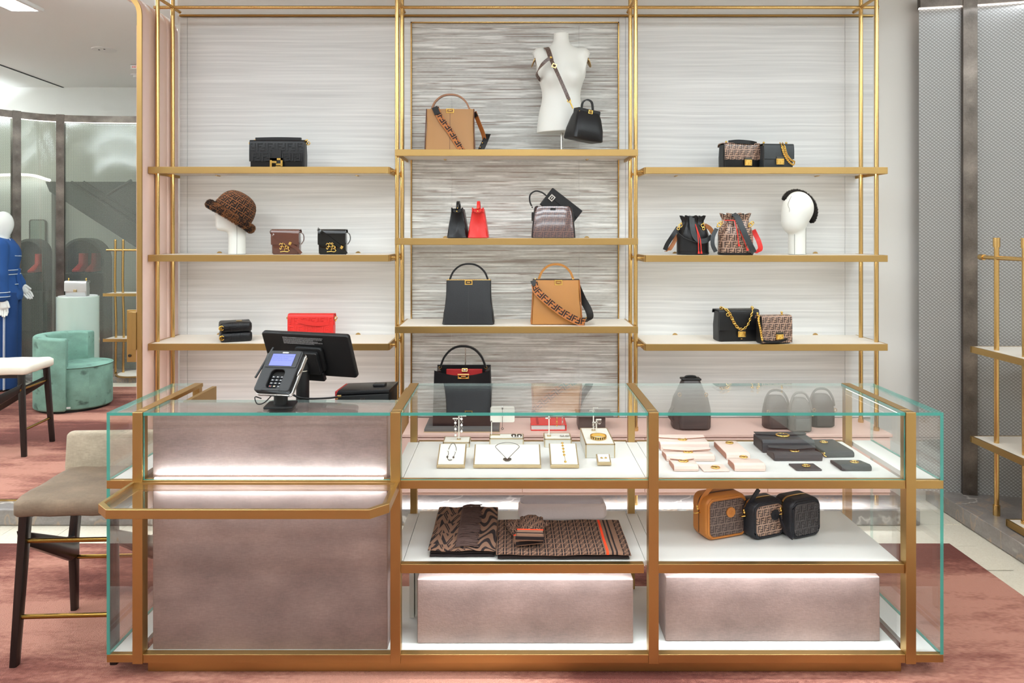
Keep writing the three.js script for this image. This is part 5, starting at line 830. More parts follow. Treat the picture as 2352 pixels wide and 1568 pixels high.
  const pn = lay('necklace', 'silver chain necklace with dark letter pendant on the wide tray', 'necklace', t2); const arc = []; for (let i = 0; i <= 10; i++) { const a = Math.PI * (1 - i / 10); arc.push(on2(0.36 * Math.cos(a), 0.82 + 0.22 * Math.sin(a))); } part(pn, 'chain', tube([on2(0, 0.25), on2(-0.2, 0.56), ...arc, on2(0.2, 0.56), on2(0.0, 0.25)], 0.0009, 60, 5), M.darkSilver);
  for (const [dx, dv] of [[-0.07, 0.24], [-0.03, 0.2], [0.03, 0.2], [0.07, 0.24]]) { const p = on2(dx, dv); part(pn, 'pendant', clean(new THREE.TorusGeometry(0.005, 0.002, 6, 14)).rotateX(-1.2).translate(p.x, p.y + 0.001, p.z), M.darkSilver); }
  const gb = lay('bracelet', 'pale gold link bracelet laid straight on the right tray', 'bracelet', t3); part(gb, 'chain', tube([on3(-0.02, 0.98), on3(0.02, 0.5), on3(0.08, 0.1)], 0.0008, 16, 5), M.shine); for (const v of [0.96, 0.84, 0.7, 0.56, 0.42, 0.12]) { const p = on3(0.02 + (0.5 - v) * 0.1, v); part(gb, 'link', clean(new THREE.TorusGeometry(0.0036, 0.0016, 6, 12)).rotateX(-1.2).translate(p.x, p.y + 0.001, p.z), M.shine); }
  for (const [u, lab] of [[-0.3, 'left'], [0.3, 'right']]) { const e = lay('stud_earring', `${lab} gold stud earring on the tiny tray`, 'earring', t4), p = on4(u, 0.45); part(e, 'stud', clean(new THREE.SphereGeometry(0.005, 12, 8)).scale(1, 0.5, 1).translate(p.x, p.y + 0.001, p.z), M.brass); }
  for (const t of [t1, t2, t3, t4]) { delete t.userData.on; delete t.userData.a; }
}
// ---------------------------------------------------------------- wallets in the right bay
function wallet(label, x0, x1, Zf, d, h, m, o = {}) {
  const t = thing(o.name ?? 'wallet', label, o.cat ?? 'wallet', [(x0 + x1) / 2, D1, -(Zf + d / 2)], o.turn ?? 0), w = x1 - x0, e = o.edge ?? M.blushDark;
  const prof = (k) => { const r = []; const pts = o.fold === 'front' ? [[-d / 2, 0], [-d / 2, h * 0.5 * k], [d / 2 - h * 0.4, h], [d / 2 - h * 0.08, h * 0.72], [d / 2, h * 0.4], [d / 2 - h * 0.1, 0.001]] : [[-d / 2, 0.001], [-d / 2 - 0.003, h * 0.4], [-d / 2, h * 0.8], [-d / 2 + 0.012, h], [d / 2 - 0.012, h * (o.slope ?? 0.9)], [d / 2, h * (o.slope ?? 0.9) - 0.003], [d / 2, 0.001]]; return pts; };
  const pts = o.flat ? null : prof(1);
  if (o.flat) { part(t, 'leaf', plate(rrect(w, d, 0.004), 0.004, 0.0008).rotateX(-Math.PI / 2).translate(0, 0.003, 0), m); }
  else { const g = plate(pts.map(([z, y]) => [-z, y]), w, 0.002, [], 2).rotateY(-Math.PI / 2); part(t, 'body', bend(g, () => {}, 0.5), m);
    for (const s of [-1, 1]) part(t, 'gusset', plate(pts.map(([z, y]) => [-z * 0.9, y * 0.8 + h * 0.08]), 0.002, 0, []).rotateY(-Math.PI / 2).translate(s * (w / 2 + 0.0006), 0, 0), o.gusset ?? e); }
  const top = o.flat ? 0.0055 : h;
  if (o.v) { const f = plate([[-w / 2, -d * 0.48], [w / 2, -d * 0.48], [w / 2, -d * (0.5 - o.v * 0.55)], [0, -d * (0.5 - o.v)], [-w / 2, -d * (0.5 - o.v * 0.55)]].map(([x, z]) => [x, -z]), 0.003, 0.0006).rotateX(-Math.PI / 2).translate(0, h + 0.0015, 0); f.rotateX(Math.atan2(h * (1 - (o.slope ?? 0.9)), d)).translate(0, 0.001, 0); part(t, 'flap', f, m); part(t, 'flap_edge', [-1, 1].map((s) => rod(V3(s * w / 2, h + 0.001, -d * (0.5 - o.v * 0.55)), V3(0, h + 0.001, -d * (0.5 - o.v)), 0.0016, 0.0016, 6)), e); }
  if (o.seam) part(t, 'seam', box(w * 0.99, 0.0015, 0.002, 0, h * 0.45, d / 2 + 0.0002), e);
  const [cx, cz, r] = o.clasp ?? [0, o.v ? -d * (0.5 - o.v) + 0.006 : 0, 0.014];
  const c = part(t, 'clasp', [clean(new THREE.TorusGeometry(r, r * 0.2, 8, 26)).rotateX(Math.PI / 2), letters(r * 0.9, r * 1.1, r * 0.22, 0.003).rotateX(-Math.PI / 2)], M.shine); c.position.set(cx, top + (o.slope && !o.flat ? -h * (1 - o.slope) * (cz / d + 0.5) : 0) + 0.003, cz); c.scale.x = 1.15;
  return t;
}
{
  const B = M.blush, C = M.charcoal, k = { edge: M.blackMatte, gusset: M.blackMatte };
  wallet('large blush envelope wallet at the back left of the wallets', 0.6, 0.796, 2.95, 0.1, 0.034, B, { v: 0.5, slope: 0.92, seam: true });
  wallet('medium blush envelope wallet, second in the left column', PX(1531, 2.815), PX(1642, 2.815), 2.815, 0.085, 0.026, B, { v: 0.45, slope: 0.75 });
  wallet('small blush trifold purse with gold oval clasp, front left', PX(1549, 2.695), PX(1605, 2.695), 2.697, 0.09, 0.024, B, { v: 0.4, slope: 0.85, seam: true });
  wallet('flat blush card holder with gold ring emblem', PX(1615, 2.69), PX(1676, 2.69), 2.692, 0.075, 0.004, B, { flat: true, name: 'card_holder', cat: 'card holder', turn: 0.04, clasp: [0.005, 0.008, 0.0125] });
  wallet('long blush folded wallet standing lengthwise, centre of the case', 0.832, 0.922, 2.832, 0.185, 0.026, B, { slope: 0.96, clasp: [0.006, -0.045, 0.012] });
  wallet('blush wallet rolled shut with its end open, front centre', PX(1688, 2.695), PX(1759, 2.695), 2.697, 0.085, 0.028, B, { slope: 0.85, clasp: [0, -0.035, 0.012] });
  wallet('big charcoal envelope clutch at the back of the dark wallets', 1.003, 1.212, 2.925, 0.115, 0.05, C, { v: 0.42, slope: 0.95, ...k, clasp: [0.0, -0.012, 0.021] });
  wallet('charcoal envelope wallet lying before the big clutch', 1.012, 1.197, 2.82, 0.085, 0.03, C, { v: 0.46, slope: 0.7, ...k });
  const z = wallet('charcoal zip wallet lying lengthwise with gold zip pull', 1.222, 1.338, 2.865, 0.18, 0.024, C, { ...k, slope: 0.98, clasp: [-0.006, -0.03, 0.0125], turn: 0.05 }); part(z, 'zip', box(0.004, 0.005, 0.16, -0.0605, 0.014, 0), M.brass); part(z, 'zip_pull', [tube([V3(-0.062, 0.016, 0.08), V3(-0.066, 0.012, 0.094), V3(-0.06, 0.008, 0.1)], 0.002, 10, 6), ball(0.004, -0.061, 0.017, 0.088)], M.shine);
  wallet('flat charcoal card holder with gold ring emblem', PX(1829, 2.7), PX(1889, 2.7), 2.702, 0.075, 0.004, C, { flat: true, name: 'card_holder', cat: 'card holder', turn: 0.03, clasp: [0.004, 0.0, 0.012] });
  wallet('charcoal folded wallet with round gold emblem, front right', PX(1934, 2.7), PX(2003, 2.7), 2.702, 0.1, 0.022, C, { ...k, slope: 0.6, clasp: [0.012, 0.006, 0.0125] });
}
// ---------------------------------------------------------------- scarves and gloves on the lower shelf
function folded(x0, x1, Z0, Z1, h, wave, layers) {               // stack of soft layers, uv over the whole top
  const w = x1 - x0, d = Z1 - Z0, out = [];
  for (let l = 0; l < layers; l++) {
    const y0 = h * l / layers, y1 = h * (l + 1) / layers, inset = l === layers - 1 ? 0 : 0.004 + 0.003 * hash(l, 2, 5), rows = [];
    const top = (u, v) => wave * (Math.sin(u * 9 + l) * Math.cos(v * 7) * 0.5 + Math.sin(u * 23 + v * 11) * 0.25) * (l + 1) / layers;
    const prof = [[0, 0.18], [0.0, 0.8], [0.03, 1], [0.97, 1], [1, 0.8], [1, 0.18]];
    const zs = [[-0.004, 0.3], [0, 0.85], [0.02, 1]]; for (let i = 1; i < 12; i++) zs.push([0.02 + 0.96 * i / 12, 1]); zs.push([0.98, 1], [1, 0.85], [1.004, 0.3]);
    for (const [v, k] of zs) { const r = []; for (let i = -1; i <= 21; i++) { const u = Math.min(1, Math.max(0, i / 20)), e = i < 0 || i > 20 ? 0.3 : u < 0.02 || u > 0.98 ? 0.85 : 1; r.push(V3(-w / 2 + inset + u * (w - 2 * inset) + (i < 0 ? -0.002 : i > 20 ? 0.002 : 0), y0 + (y1 - y0) * Math.min(k, e) + top(u, v), d / 2 - inset - v * (d - 2 * inset))); } rows.push(r); }
    const g = grid(rows, false, (j, i) => [(i - 1) / 20, j / (zs.length - 1)]); out.push(clean(g));
  }
  return out;
}
T.scarf = draw(1024, 640, null, (c) => {                          // small letters, an orange line and two dark stripes near the right end
  c.fillStyle = '#8d6a55'; c.fillRect(0, 0, 1024, 640); const s = 64; for (let j = 0; j < 10; j++) for (let i = 0; i < 16; i++) { const x = i * s, y = j * s; const q = (a, b, e, f) => { c.fillStyle = '#241a1a'; c.fillRect(x + a * s, y + b * s, (e - a) * s, (f - b) * s); }; if (x > 850 && x < 930) continue; q(0.08, 0.1, 0.24, 0.9); q(0.08, 0.1, 0.56, 0.25); q(0.24, 0.42, 0.46, 0.54); q(0.76, 0.1, 0.92, 0.9); q(0.4, 0.76, 0.92, 0.9); q(0.54, 0.5, 0.76, 0.62); q(0, 0.97, 1, 1); }
  c.fillStyle = '#8d6a55'; c.fillRect(845, 0, 92, 640); c.fillStyle = '#ff4a1c'; c.fillRect(838, 0, 20, 640); c.fillStyle = '#241a1a'; c.fillRect(880, 0, 14, 640); c.fillRect(912, 0, 14, 640); });
M.scarf = mat(0xffffff, { map: T.scarf, roughness: 0.95, bumpMap: zoomed(T.fuzz, 0.3), bumpScale: 0.001 });
{
  const a = thing('scarf', 'brown and black zigzag wool scarf with a dark fringe, folded on the lower shelf', 'scarf', [-0.182, D2, -2.86]), g = folded(-0.122, 0.122, -0.205, 0.205, 0.034, 0.004, 3);
  part(a, 'fold', g[2], M.zigzag2); part(a, 'lower_fold', g.slice(0, 2), M.knitBlack);
  seed = 11; const fr = []; for (let i = 0; i < 150; i++) { const z = -0.2 + 0.4 * i / 149 + (rnd() - 0.5) * 0.006, l = 0.062 + rnd() * 0.02; fr.push(tube([V3(-0.02, 0.038, z), V3(-0.02 + l * 0.4, 0.041 + rnd() * 0.003, z + (rnd() - 0.5) * 0.012), V3(-0.02 + l, 0.0375 + rnd() * 0.004, z + (rnd() - 0.5) * 0.022)], 0.0016, 5, 4)); }
  const f = part(a, 'fringe', fr, M.fringe); f.userData.kind = 'stuff';
  part(a, 'fringe_band', box(0.006, 0.004, 0.4, -0.021, 0.0375, 0, 0.001), M.fringe);
  const b = thing('scarf', 'brown letter-knit scarf with one bright orange line and dark stripes, folded wide', 'scarf', [0.186, D2, -2.785]), k = folded(-0.242, 0.242, -0.148, 0.155, 0.03, 0.004, 2); part(b, 'fold', k[1], M.scarf); part(b, 'lower_fold', k[0], M.knitBlack);
  const glove = (label, x, z, y, turn) => { const t = thing('glove', label, 'glove', [x, D2 + y, z], turn);
    const sdf = (X, Y, Z) => { let d = capsule(X, Y * 1.7, Z, [0, 0.012, 0.02], [0, 0.012, -0.05], 0.042, 0.046); for (let i = 0; i < 4; i++) d = smin(d, capsule(X, Y * 1.5, Z, [-0.033 + i * 0.022, 0.011, -0.05], [-0.036 + i * 0.024, 0.01, -0.1 - (i === 1 || i === 2 ? 0.016 : 0)], 0.0105, 0.0095), 0.008); d = smin(d, capsule(X, Y * 1.5, Z, [0.035, 0.011, -0.01], [0.062, 0.01, -0.05], 0.012, 0.01), 0.012); return Math.max(d, -Y) * 0.6; };
    part(t, 'hand', uvm(blob(sdf, 0, 0.012, -0.03, 0.1, 56)), M.knit); const cuff = (q, m, s) => body([[0.001, 0.098 * s, q, 0.008, 0, 0.075], [0.012, 0.102 * s, q * 1.05, 0.008, 0, 0.075], [0.024, 0.094 * s, q * 0.95, 0.008, 0, 0.075]], 1, 4, 4);
    part(t, 'cuff', cuff(0.045, 0, 1), M.knitBrown); part(t, 'cuff_stripe', [box(0.1, 0.003, 0.006, 0, 0.0245, 0.084, 0.001), box(0.104, 0.012, 0.003, 0, 0.011, 0.0975, 0.001)], M.knitBlack); part(t, 'cuff_line', box(0.098, 0.003, 0.006, 0, 0.0246, 0.054, 0.001), M.neon); return t; };
  glove('lower letter-knit glove with orange cuff line, its fingers under the other one', 0.04, -2.77, 0.037, 0.25); glove('upper letter-knit glove with orange cuff line lying on the scarf', 0.07, -2.745, 0.064, -0.06);
  const c = thing('scarf', 'pale pink and grey wool scarf folded at the back of the lower shelf', 'scarf', [PX(1292, 3.02), D2, -3.05]); part(c, 'fold', body([[0.001, 0.355, 0.085, 0.03], [0.012, 0.366, 0.095, 0.03], [0.045, 0.364, 0.094, 0.03], [0.058, 0.35, 0.08, 0.03]], 1.2, 6, 6), M.woolPink); part(c, 'upper_fold', body([[0.052, 0.34, 0.06, 0.02, 0, -0.012], [0.062, 0.348, 0.066, 0.02, 0, -0.012], [0.072, 0.33, 0.05, 0.02, 0, -0.012]], 1.2, 6, 6), M.woolGrey);
}
// ---------------------------------------------------------------- three camera bags
function cameraBag(label, corner, w, h, d, m, front, turn, o = {}) {  // corner: its front left foot
  const c = Math.cos(turn), s = Math.sin(turn), t = thing('camera_bag', label, 'handbag', [corner[0] + c * w / 2 - s * d / 2, D2, corner[1] - s * w / 2 - c * d / 2], turn);
  part(t, 'body', bend(plate(rrect(w, h, 0.032, 0, h / 2, 6), d, 0.014, [], 3), (v) => { if (v.y < 0.03) v.y = Math.max(0, v.y); v.x *= 1 - 0.06 * Math.max(0, -v.z / d); }, 0.9), m);
  part(t, 'piping', clean(new THREE.TubeGeometry(curveOf(rrect(w - 0.018, h - 0.018, 0.026, 0, h / 2, 5).map(([x, y]) => V3(x, y, d / 2 - 0.001)), true), 70, 0.0035, 6, true)), o.trim ?? m);
  part(t, 'front_panel', plate(rrect(w - 0.03, h - 0.03, 0.022, 0, h / 2, 5), 0.006, 0.002).translate(0, 0, d / 2 + 0.001), front);
  if (o.patch) part(t, 'round_patch', [spin(cyl(o.patch, 0.005, 0, 0, 0, 30), Math.PI / 2).translate(o.px ?? 0, h * 0.62, d / 2 + 0.006), spin(clean(new THREE.TorusGeometry(o.patch * 0.5, 0.0009, 5, 20))).translate(o.px ?? 0, h * 0.62, d / 2 + 0.0085), letters(o.patch * 0.5, o.patch * 0.5, 0.002, 0.002).translate(o.px ?? 0, h * 0.62, d / 2 + 0.0085)], o.patchMat ?? m);
  part(t, 'zip', ribbon([V3(-w / 2 - 0.001, h * 0.62, 0), V3(-w / 2 - 0.0005, h - 0.03, 0), V3(-w / 2 + 0.012, h - 0.008, 0), V3(-w / 2 + 0.04, h + 0.0008, 0), V3(w / 2 - 0.04, h + 0.0008, 0), V3(w / 2 - 0.012, h - 0.008, 0)], 0.008, 0.002, Z_, 40), o.zip ?? M.brass);
  if (o.seam) part(t, 'side_seam', ribbon([V3(-w / 2 - 0.0006, 0.02, 0), V3(-w / 2 - 0.0006, h * 0.62, 0)], 0.003, 0.001, Z_, 6), M.brownEdge);
  part(t, 'ring', clean(new THREE.TorusGeometry(0.011, 0.0026, 6, 18)).rotateX(1.2).translate(-w / 2 - 0.008, h * 0.58, 0), M.shine); part(t, 'zip_puller', [ball(0.006, -w / 2 - 0.006, h * 0.68, 0.002), ball(0.005, -w / 2 - 0.008, h * 0.74, 0.002)], M.shine);
  return t;
}
{
  const a = cameraBag('caramel camera bag with brown letter-print front and round tan patch', [0.742, -2.79], 0.19, 0.165, 0.1, M.camera, withBump(M.monoDark2, 0.031), 0.36, { patch: 0.0195, px: 0.012, zip: M.brownEdge, seam: true });
  part(a, 'strap', ribbon([V3(-0.098, 0.11, 0.004), V3(-0.085, 0.155, 0.012), V3(-0.055, 0.185, 0.012), V3(-0.03, 0.19, 0.0)], 0.016, 0.004, V3(1, -0.4, 0.3), 24), M.camera);
  const b = cameraBag('black camera bag with tan letter-print front and round dark patch, middle of three', [0.921, -2.793], 0.155, 0.145, 0.09, M.navy, withBump(M.mono, 0.03), 0.4, { patch: 0.02, px: 0.025 });
  part(b, 'strap', ribbon([V3(-0.08, 0.1, 0.002), V3(-0.07, 0.13, 0.012), V3(-0.05, 0.163, 0.02), V3(-0.028, 0.186, 0.02)], 0.016, 0.006, V3(1, -0.6, 0), 20), M.navy);
  const c = cameraBag('black embossed camera bag, rightmost of the three camera bags', [1.069, -2.80], 0.15, 0.15, 0.1, M.navy, M.embossGrey, 0.4);
  part(c, 'embossing', raised(0.118, 0.118, 0.031, 0.0035), M.embossGrey).position.set(0, 0.016, 0.0555);
  part(c, 'strap', ribbon([V3(-0.085, 0.088, 0), V3(-0.105, 0.07, 0.03), V3(-0.12, 0.05, 0.07), V3(-0.125, 0.042, 0.11)], 0.013, 0.005, V3(0.2, 1, 0), 24), M.navy);
}
// ---------------------------------------------------------------- till on the left bay
{
  const c = P(712, 812, 2.98), t = thing('till_screen', 'large black till screen on a post, its back to the shop floor', 'monitor', [c.x, 0.79, c.z]), y = c.y - 0.79;
  const q = new THREE.Group(); const put = (name, geo, m, par = t) => { const o = part(par, name, geo, m); o.position.set(0, y, 0); o.rotation.set(0.4, -0.3, 0, 'YXZ'); return o; };
  put('housing', plate(rrect(0.4, 0.196, 0.012), 0.022, 0.006, [], 3), M.blackMatte);
  const pr = put('notice', box(0.186, 0.034, 0.0006, 0, 0, 0), mat(0xffffff, { map: T.print, roughness: 0.5 })); { const g = pr.geometry, p = g.attributes.position, u = g.attributes.uv; for (let i = 0; i < u.count; i++) u.setXY(i, p.getX(i) / 0.186 + 0.5, p.getY(i) / 0.034 + 0.5); g.translate(-0.01, 0.066, 0.0116); }
  put('mount', [bend(plate(rrect(0.125, 0.11, 0.014, 0.012, -0.012), 0.02, 0.006, [], 2).translate(0, 0, 0.018), () => {}, 0.7), plate(rrect(0.1, 0.1, 0.008, 0.01, -0.02), 0.02, 0.004, [], 2).translate(0, 0, 0.036), box(0.1, 0.04, 0.02, 0.01, -0.09, 0.022, 0.004)], M.blackMatte);
  put('glass_front', plate(rrect(0.39, 0.186, 0.01), 0.002).translate(0, 0, -0.012), M.black);
  part(t, 'post', [cyl(0.026, 0.235, 0.0 - 0.024, 0.125, 0.02, 28), cyl(0.03, 0.03, -0.024, y - 0.045, 0.02, 24)], M.blackMatte); part(t, 'post_ring', cyl(0.0275, 0.004, -0.024, 0.243, 0.02, 28), M.steel); part(t, 'foot', cyl(0.07, 0.01, -0.024, 0.005, 0.02, 32), M.blackMatte);
  // card terminal
  const k = P(645, 856, 2.7), d = thing('card_terminal', 'black card payment terminal with blue screen and keypad on a stand, glass counter top', 'card terminal', [k.x, TOP, k.z]), h = k.y - TOP;
  const e = new THREE.Euler(-0.72, -0.28, 0.03, 'YXZ'), on = (name, geo, m, par = d, lab) => { const o = part(par, name, geo, m, lab); if (par === d) { o.position.set(0, h, 0); o.rotation.copy(e); } return o; };
  const w = 0.145, H = 0.172;
  on('silver_shell', plate(rrect(w + 0.004, H + 0.002, 0.014, 0.001, -0.001), 0.014, 0.003, [], 2).translate(0, 0, -0.012), M.steel);
  on('housing', plate(rrect(w, H, 0.013), 0.024, 0.004, [rrect(0.056, 0.075, 0.016, 0.0, -0.034)], 2).translate(0, 0, 0.006), M.blackMatte);
  on('bezel', plate(rrect(0.13, 0.068, 0.004, 0, 0.046), 0.003).translate(0, 0, 0.0185), M.black);
  const s = on('screen', box(0.094, 0.05, 0.001, 0, 0, 0), mat(0x9aa0e0, { map: T.screen, emissive: 0x8f96dc, emissiveMap: T.screen, emissiveIntensity: 0.3, roughness: 0.3 })); { const g = s.geometry, p = g.attributes.position, u = g.attributes.uv; for (let i = 0; i < u.count; i++) u.setXY(i, p.getX(i) / 0.094 + 0.5, p.getY(i) / 0.05 + 0.5); g.translate(-0.001, 0.043, 0.0205); }
  const sl = new THREE.RectAreaLight(0x9aa0e0, 0.4, 0.09, 0.046); sl.position.copy(V3(0, 0.043, 0.026).applyEuler(e)).add(V3(0, h, 0)); sl.lookAt(0, 0, 0); sl.rotation.copy(new THREE.Euler(-0.72 , -0.28 + Math.PI, 0, 'YXZ')); sl.rotation.set(0, 0, 0); sl.quaternion.setFromEuler(e).multiply(new THREE.Quaternion().setFromAxisAngle(Y_, Math.PI)); d.add(sl);
  on('name_plate', box(0.024, 0.0035, 0.001, 0.002, 0.0735, 0.0205), M.steel);
  on('keypad_bed', box(0.056, 0.075, 0.004, 0, -0.034, -0.001), M.slot);
  for (let r = 0; r < 4; r++) for (let q2 = 0; q2 < 3; q2++) { const o = on('key', box(0.0145, 0.0095, 0.006, (q2 - 1) * 0.0172, -0.0215 - r * 0.0128, 0.004, 0.0015), M.keycap); part(o, 'legend', box(0.005, 0.0025, 0.0004, (q2 - 1) * 0.0172, -0.0215 - r * 0.0128, 0.0072), r === 3 && q2 === 0 ? M.redLine : r === 3 && q2 === 1 ? M.brass : M.pale); }
  on('lower_lip', box(0.075, 0.012, 0.012, -0.002, -0.079, 0.014, 0.003), M.blackMatte);
  on('card_slot', [plate([[0.066, 0.075], [0.078, 0.068], [0.078, 0.02], [0.066, -0.05], [0.06, -0.05], [0.06, 0.075]], 0.016, 0.002).translate(0, 0, -0.004)], M.steel); on('slot_groove', box(0.004, 0.1, 0.008, 0.0705, 0.02, 0.006), M.slot);
  on('stylus', rod(V3(-0.066, 0.1, 0.012), V3(-0.088, -0.03, 0.012), 0.0042, 0.0042), M.blackMatte); on('stylus_holder', box(0.014, 0.07, 0.014, -0.078, 0.045, 0.002, 0.004), M.blackMatte);
  part(d, 'post', [cyl(0.025, 0.06, 0.0, 0.034, 0.0, 28), cyl(0.021, 0.05, 0, 0.085, -0.004, 24)], M.blackMatte); part(d, 'base_plate', plate(rrect(0.105, 0.105, 0.008), 0.008, 0.002, [], 2).rotateX(Math.PI / 2).translate(0, 0.004, 0.0), M.blackMatte).rotation.y = 0.1;
  part(d, 'cable', tube([V3(-0.066, h - 0.09, 0.02), V3(-0.085, 0.04, 0.03), V3(-0.075, 0.016, 0.035), V3(-0.05, 0.02, 0.03), V3(-0.022, 0.05, 0.01)], 0.0022, 30, 6), M.blackMatte);
  const cb = thing('cable', 'thin black cable trailing from the till post across the counter', 'cable', [PX(715, 2.83), TOP - 0.012, -2.845]); part(cb, 'cord', tube([V3(-0.13, 0.004, -0.0), V3(-0.09, 0.026, 0.004), V3(-0.05, 0.01, 0), V3(0.0, 0.006, 0), V3(0.07, 0.009, 0), V3(0.1, 0.014, 0)], 0.004, 40, 6), M.blackMatte); part(cb, 'plug', [box(0.016, 0.008, 0.008, 0.105, 0.016, 0, 0.002), box(0.01, 0.004, 0.01, 0.096, 0.006, 0)], M.brass);
  const r = thing('receipt_printer', 'low black wedge-lidded receipt printer with a red corner at the right of the till', 'printer', [PX(842, 2.95), 0.79, -2.97], -0.06);
  part(r, 'housing', bend(plate([[-0.11, 0], [0.105, 0], [0.105, 0.165], [-0.11, 0.152]], 0.15, 0.004, [], 2), () => {}, 0.5), M.blackMatte); part(r, 'lid', bend(plate([[-0.108, 0.155], [0.107, 0.166], [0.11, 0.182], [-0.1, 0.172]], 0.156, 0.004, [], 2), () => {}, 0.5), M.black); part(r, 'corner', bend(plate(rrect(0.012, 0.05, 0.004, -0.106, 0.146), 0.15, 0.002), () => {}, 0.5), M.redDark); part(r, 'port', frame(0.016, 0.006, 0.0012, 0.002).translate(0, 0.142, 0.078), M.steel); part(r, 'roll_cover', box(0.05, 0.012, 0.04, 0.05, 0.184, 0, 0.005, 2), M.black);
}
// ---------------------------------------------------------------- bar stools
function stool(label, pos, turn, group) {
  const t = thing('bar_stool', label, 'bar stool', pos, turn, group), W = 0.178, D = 0.2, leg = (a, b, w0, w1, d0, d1) => loft([[a, w0, d0], [a.clone().lerp(b, 0.5), (w0 + w1) / 2, (d0 + d1) / 2], [b, w1, d1]].map(([p, w, d]) => ring(p.y, w, d, 0.006, p.x, p.z, 2, 2)), true, true, 0.5);
  for (const s of [-1, 1]) {
    part(t, 'leg', leg(V3(s * W, 0, D), V3(s * (W - 0.022), 0.55, D - 0.03), 0.026, 0.032, 0.032, 0.04), M.ebony);
    part(t, 'leg', [leg(V3(s * W, 0, -D), V3(s * (W - 0.006), 0.31, -D + 0.02), 0.024, 0.03, 0.03, 0.044), leg(V3(s * (W - 0.006), 0.3, -D + 0.02), V3(s * (W - 0.018), 0.55, -D - 0.005), 0.03, 0.03, 0.044, 0.036)], M.ebony);
    part(t, 'brace', bend(plate([[-(D - 0.012), 0.455], [-(D - 0.03), 0.395], [D - 0.06, 0.2], [D, 0.2], [D, 0.29], [D - 0.07, 0.30]].map(([z, y]) => [z, y]), 0.024, 0.005, [], 2).rotateY(Math.PI / 2).translate(s * (W - 0.009), 0.03, 0), () => {}, 0.6), M.ebony);
    part(t, 'side_rail', box(0.026, 0.03, 2 * D - 0.06, s * (W - 0.022), 0.535, -0.01, 0.004), M.ebony);
  }
  for (const [y, z] of [[0.443, D - 0.026], [0.172, D - 0.01], [0.225, -D + 0.012]]) part(t, 'footrest', rod(V3(-W, y, z), V3(W, y, z), 0.0085), M.brassOld);
  part(t, 'seat', bend(body([[0.545, 0.366, 0.42, 0.03], [0.552, 0.378, 0.434, 0.035], [0.59, 0.38, 0.436, 0.04], [0.604, 0.36, 0.41, 0.05], [0.607, 0.3, 0.34, 0.05]], 1.2, 6, 6), (v) => { v.y += 0.0016 * Math.sin(v.x * 45 + v.z * 30); v.x += 0.0015 * Math.sin(v.z * 40); }, 1.2), M.velourDark);
  const b = part(t, 'backrest', bend(plate(rrect(0.41, 0.17, 0.022, 0, 0), 0.05, 0.018, [], 4), (v) => { v.z -= 0.5 * v.x * v.x * -1; v.x += 0.0; }, 1.0), M.velour); b.position.set(0, 0.66, -D - 0.015); b.rotation.x = -0.1;
  part(t, 'back_arm', [-1, 1].map((s) => rod(V3(s * 0.14, 0.55, -D + 0.02), V3(s * 0.14, 0.63, -D - 0.03), 0.011)), M.ebony).userData.kind = undefined; delete t.children.at(-1).userData.kind;
  return t;
}
const st = stool('beige velvet bar stool with black legs standing left of the glass counter', [-1.645, 0.012, -2.875], 0.05);
{ const c = clone(st, 'beige velvet bar stool with black frame in the lounge at the left edge', [-3.46, PLAT + 0.01, -5.02], Math.PI / 2 + 0.1); c.children.forEach((o) => { if (o.name === 'seat') o.material = M.ivory; if (o.name === 'backrest') o.material = M.velour; }); }
